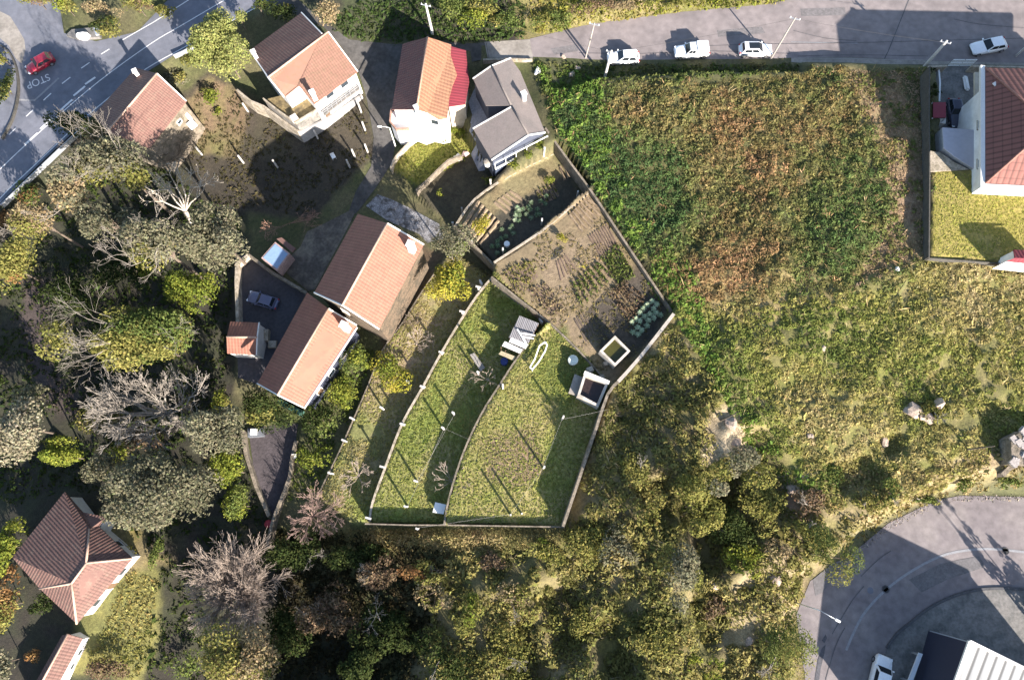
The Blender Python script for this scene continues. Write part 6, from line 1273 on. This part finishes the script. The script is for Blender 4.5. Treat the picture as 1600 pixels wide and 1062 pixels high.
scrub('yard_turf', [(262,190),(330,130),(372,145),(470,212),(565,152),(582,240),(480,335),(330,318),(300,250)], .6, .35, .16, [(.035,.04,.018),(.06,.055,.026),(.10,.085,.04)], lambda x, y: fbm(x, y, 3, 199, 3), 7, .14, hole=.42, label='brownish turf of the shaded vine yard', cat='grass')  # turf tones also darkened in place of the yard's shade
scrub('garden_weeds', WV + [(925,305),(980,390),(1040,480),(995,550),(950,590),(905,545),(862,503),(815,468),(776,430)], .46, .26, .12, [(.10,.10,.03),(.18,.15,.065),(.26,.2,.10)], lambda x, y: fbm(x, y, 2, 201, 3), 7, .10, hole=.46, label='sparse weeds on the beige soil of the vegetable garden', cat='weeds')
scrub('house_lawn', [(165,975),(200,890),(245,905),(240,1000),(215,1060),(130,1040)], .4, .3, .2, [(.15,.16,.04),(.22,.2,.06),(.3,.25,.09)], lambda x, y: fbm(x, y, 3, 203, 3), 7, .13, label='ochre rough lawn in front of the hipped house', cat='grass')
# dry hedge: one thing, a bank of cane along the bottom wall
def hedge(poly, label, cols, hgt):
    x, y = pts_in(poly, .3); n = len(x); base = palette(cols, np.clip(fbm(x, y, 2.2, 211, 3), 0, 1)); i = np.repeat(np.arange(n), 9); N_ = len(i); zb = 2.2
    pw = Gn(poly)[:, :2]; ed = np.clip(polydist(pw, x, y) / 1.2, .35, 1); hh = hgt * ed * (.75 + .5 * fbm(x, y, 1.5, 213)); k = RNG.uniform(.45, 1.05, N_)
    pos = np.stack([x[i] + RNG.normal(0, .18, N_), y[i] + RNG.normal(0, .18, N_), Hn(x, y)[i] + hh[i] * k], 1)
    V, F, C = leaf_geo(pos, .17 * RNG.uniform(.6, 1.4, N_), jitter(base[i], .2), up=.6, asp=.3); c = pos.mean(0); r = root('dry_hedge', (c[0], c[1], float(Hn(x, y).mean())), label, 'hedge'); np_mesh('foliage', V, F, C, M_LEAF, r)
    st = np.random.default_rng(3).choice(n, 240); seg_mesh('stems', [((x[k], y[k], Hn(x[k:k+1], y[k:k+1])[0] - .1), (x[k] + .05, y[k], Hn(x[k:k+1], y[k:k+1])[0] + hh[k] * .9), .02, .01) for k in st], M_BARK, r)
hedge([(545,828),(640,826),(760,827),(884,828),(884,848),(800,858),(640,860),(590,858),(548,846)], 'long dry cane hedge along the bottom wall of the terraces', [(.13,.13,.05),(.22,.19,.075),(.31,.25,.12),(.30,.21,.14)], 1.5)

# ------------------------------------------------------------------ vegetable beds
M_SOILR = mat('ridge_soil', (.24,.175,.11), .95, var=.25, scale=3, bump=.5, bscale=9); M_SOILD = mat('dark_ridge_soil', (.16,.11,.078), .95, var=.25, scale=3, bump=.5, bscale=9); M_SOILV = mat('damp_soil', (.10,.075,.055), .95, var=.25, scale=3, bump=.5, bscale=9)
def bed(px, n, m, label, plant=None, hgt=.16, z=4.0, dens=4, psz=.13, ph=.2, soil=True):
    """px: four corners; ridges run from edge 0-1 to edge 3-2"""
    A, B, C_, D = [P(x, y, z) for x, y in px]; cen = (A + B + C_ + D) / 4; r = root('vegetable_bed', (cen.x, cen.y, z), label, 'vegetable bed'); bm = bmesh.new(); pos = []
    for i in range(n):
        t = (i + .5) / n; a = A.lerp(B, t); b = D.lerp(C_, t); d = b - a; L = d.length; w_ = Vector((-d.y, d.x, 0)).normalized() * ((B - A).length / n * .34); k = max(3, int(L / .5)); prev = None
        for j in range(k + 1):
            q = a.lerp(b, j / k); wob = w_ * (1 + .25 * math.sin(j * 1.7 + i)); ring = [bm.verts.new(q - wob + Vector((0,0,.01))), bm.verts.new(q - wob * .4 + Vector((0,0,hgt * (.8 + .3 * random.random())))), bm.verts.new(q + wob * .4 + Vector((0,0,hgt * (.8 + .3 * random.random())))), bm.verts.new(q + wob + Vector((0,0,.01)))]
            if prev:
                for s in range(3): bm.faces.new((prev[s], prev[s+1], ring[s+1], ring[s]))
            prev = ring
        if plant:
            kk = int(L * dens); tt = RNG.random(kk)[:, None]; pos.append(np.array(a)[None] * (1 - tt) + np.array(b)[None] * tt + RNG.normal(0, .07, (kk, 3)) * [1, 1, .3] + [0, 0, hgt + ph * .5])
    bm_obj('soil_ridges', bm, m, r)
    if plant:
        p = np.concatenate(pos); p = np.repeat(p, 5, 0) + RNG.normal(0, .08, (len(p) * 5, 3)); V, F, C = leaf_geo(p, psz * RNG.uniform(.6, 1.4, len(p)), jitter(palette(PAL[plant], RNG.random(len(p))), .15)); np_mesh('crop', V, F, C, M_LEAF, r)['kind'] = 'stuff'
bed([(888,338),(918,304),(945,327),(912,362)][0:1] + [(918,306),(946,330),(908,366)], 7, M_SOILR, 'bed of seven bold buff furrows at the top of the vegetable garden', None, .3)
bed([(745,312),(782,348),(752,385),(722,350)], 6, M_SOILR, 'furrowed plot corner beside the yellow flowering bush', None, .26, z=2.2)
bed([(918,370),(948,348),(964,378),(938,402)], 9, M_SOILD, 'bed of fine reddish brown furrows below the bold ones', None, .14)
bed([(938,404),(964,380),(992,430),(970,448)], 7, M_SOILV, 'bed of small green seedlings along the east boundary wall', 'green', .12, dens=8)
bed([(893,445),(935,408),(962,432),(905,480)], 7, M_SOILD, 'rough bed of leafy greens in the centre of the vegetable garden', 'green', .14, dens=9, ph=.3)
bed([(952,460),(975,438),(1010,465),(985,510)], 7, M_SOILV, 'dark bed of withered stalks near the grey cabbages', 'brown', .14, dens=6, ph=.45)
bed([(786,424),(826,404),(842,432),(806,458)], 8, M_SOILD, 'low mixed crop rows at the upper left of the vegetable garden', 'olive', .1, dens=4, ph=.2)
bed([(822,452),(852,440),(884,484),(862,496)], 6, M_SOILD, 'thin rows of dry stalks beside the garden kerb wall', 'beige', .1, dens=3, ph=.25)
bed([(896,500),(912,486),(930,520),(915,535)], 4, M_SOILV, 'dark dug patch beside the olive water tank', None, .1)
bed([(835,300),(866,286),(876,306),(846,322)], 5, M_SOILD, 'bean stubble rows at the sunlit end of the kale plot', 'olive', .1, z=2.2, dens=4)
bed([(770,318),(800,296),(820,310),(790,336)], 5, M_SOILR, 'pale trodden furrows in the middle of the sunlit plot', None, .1, z=2.2)
bed([(868,410),(884,396),(902,418),(874,440)], 5, M_SOILD, 'small bare dug bed in the middle of the vegetable garden', None, .12)
bed([(872,262),(895,248),(905,268),(880,284)], 4, M_SOILR, 'short furrows at the corner of the sunlit plot', None, .2, z=2.2)
sheet('garden_path', [(775,412),(800,398),(850,366),(905,322),(912,326),(870,366),(842,382),(835,400),(850,440),(870,480),(860,482),(838,440),(822,410),(800,408),(782,420)], .02, M_DIRT, z=4.0)
sheet('garden_path', [(905,470),(955,430),(975,455),(1000,500),(990,510),(962,462),(945,455),(910,492)], .02, M_DIRT, z=4.0)
sheet('compost_heap_ground', [(868,388),(877,383),(880,392),(868,404),(861,406),(861,398)], .02, mat('wet_dark_soil', (.05,.045,.035), .9, bump=.3), z=4.0)
def rosettes(px_list, z, pal, label, group, sz, name='kale_plant', cat='kale'):
    protos = []
    for k in range(4):
        r = root(name, (0, 0, 0), label, cat, group); n = 16; a = np.arange(n) * 2.4; rr = sz * (.25 + .75 * (np.arange(n) / n)); el = sz * (.9 - .7 * np.arange(n) / n)
        cpos = np.stack([np.cos(a) * rr * .7, np.sin(a) * rr * .7, .15 + el], 1); t = np.stack([np.cos(a), np.sin(a), np.full(n, .2)], 1); b = np.stack([-np.sin(a), np.cos(a), np.zeros(n)], 1); L = sz * .5
        V = np.stack([cpos - t * L, cpos + b * L * .6 + [0,0,.04], cpos + t * L, cpos - b * L * .6 + [0,0,.04]], 1).reshape(-1, 3); C = np.repeat(jitter(palette(PAL[pal], RNG.random(n)), .15), 4, 0)
        lv = np_mesh('leaves', V, np.arange(4 * n).reshape(-1, 4), C, M_LEAF, r); st = seg_mesh('stalk', [((0,0,-.1),(0,0,.15+sz*.7),.03,.02)], M_BARK, r); protos.append(r)
    used = [False] * 4
    for i, (x, y) in enumerate(px_list):
        p = protos[i % 4]
        if used[i % 4]:
            r = p.copy(); COL.objects.link(r)
            for ch in p.children: c = ch.copy(); COL.objects.link(c); c.parent = r
        else: r = p; used[i % 4] = True
        r.location = P(x, y, z); r.rotation_euler = (0, 0, random.random() * 6)
PAL['kale'] = [(.07,.11,.06),(.12,.17,.095),(.18,.23,.15)]; PAL['cab'] = [(.22,.30,.18),(.32,.40,.27),(.42,.5,.36)]
random.seed(5)
kp = [(x + random.uniform(-3, 3), y + random.uniform(-3, 3)) for x, y in [(806,332),(815,326),(824,322),(833,318),(842,315),(851,310),(812,340),(822,336),(831,331),(841,326),(850,322),(828,344),(838,339),(846,334),(786,362),(794,357),(801,352),(783,373),(792,368),(801,363),(775,380),(770,388),(780,388),(778,396),(790,392),(812,348)]]
rosettes(kp, 2.2, 'kale', 'dark kale plant growing in the shaded plot above the garden wall', 'kale in the shaded plot', .42)
kp = [(1012,476),(1019,482),(1026,488),(1006,484),(1014,490),(1021,496),(999,490),(1007,497),(1014,503),(992,497),(1000,504),(1008,510),(987,505),(995,511),(1002,517),(990,518),(998,523),(1024,478),(1017,470),(1030,492)]
rosettes([(x + random.uniform(-2, 2), y + random.uniform(-2, 2)) for x, y in kp], 4.0, 'cab', 'pale blue grey cabbage growing at the pointed end of the garden', 'cabbages at the pointed end', .45, 'cabbage_plant', 'cabbage')
rosettes([(811,330),(806,338),(805,345),(808,326)], 2.2, 'cab', 'pale lettuce in the sunlit edge of the kale plot', 'pale lettuces', .42, 'lettuce_plant', 'lettuce')
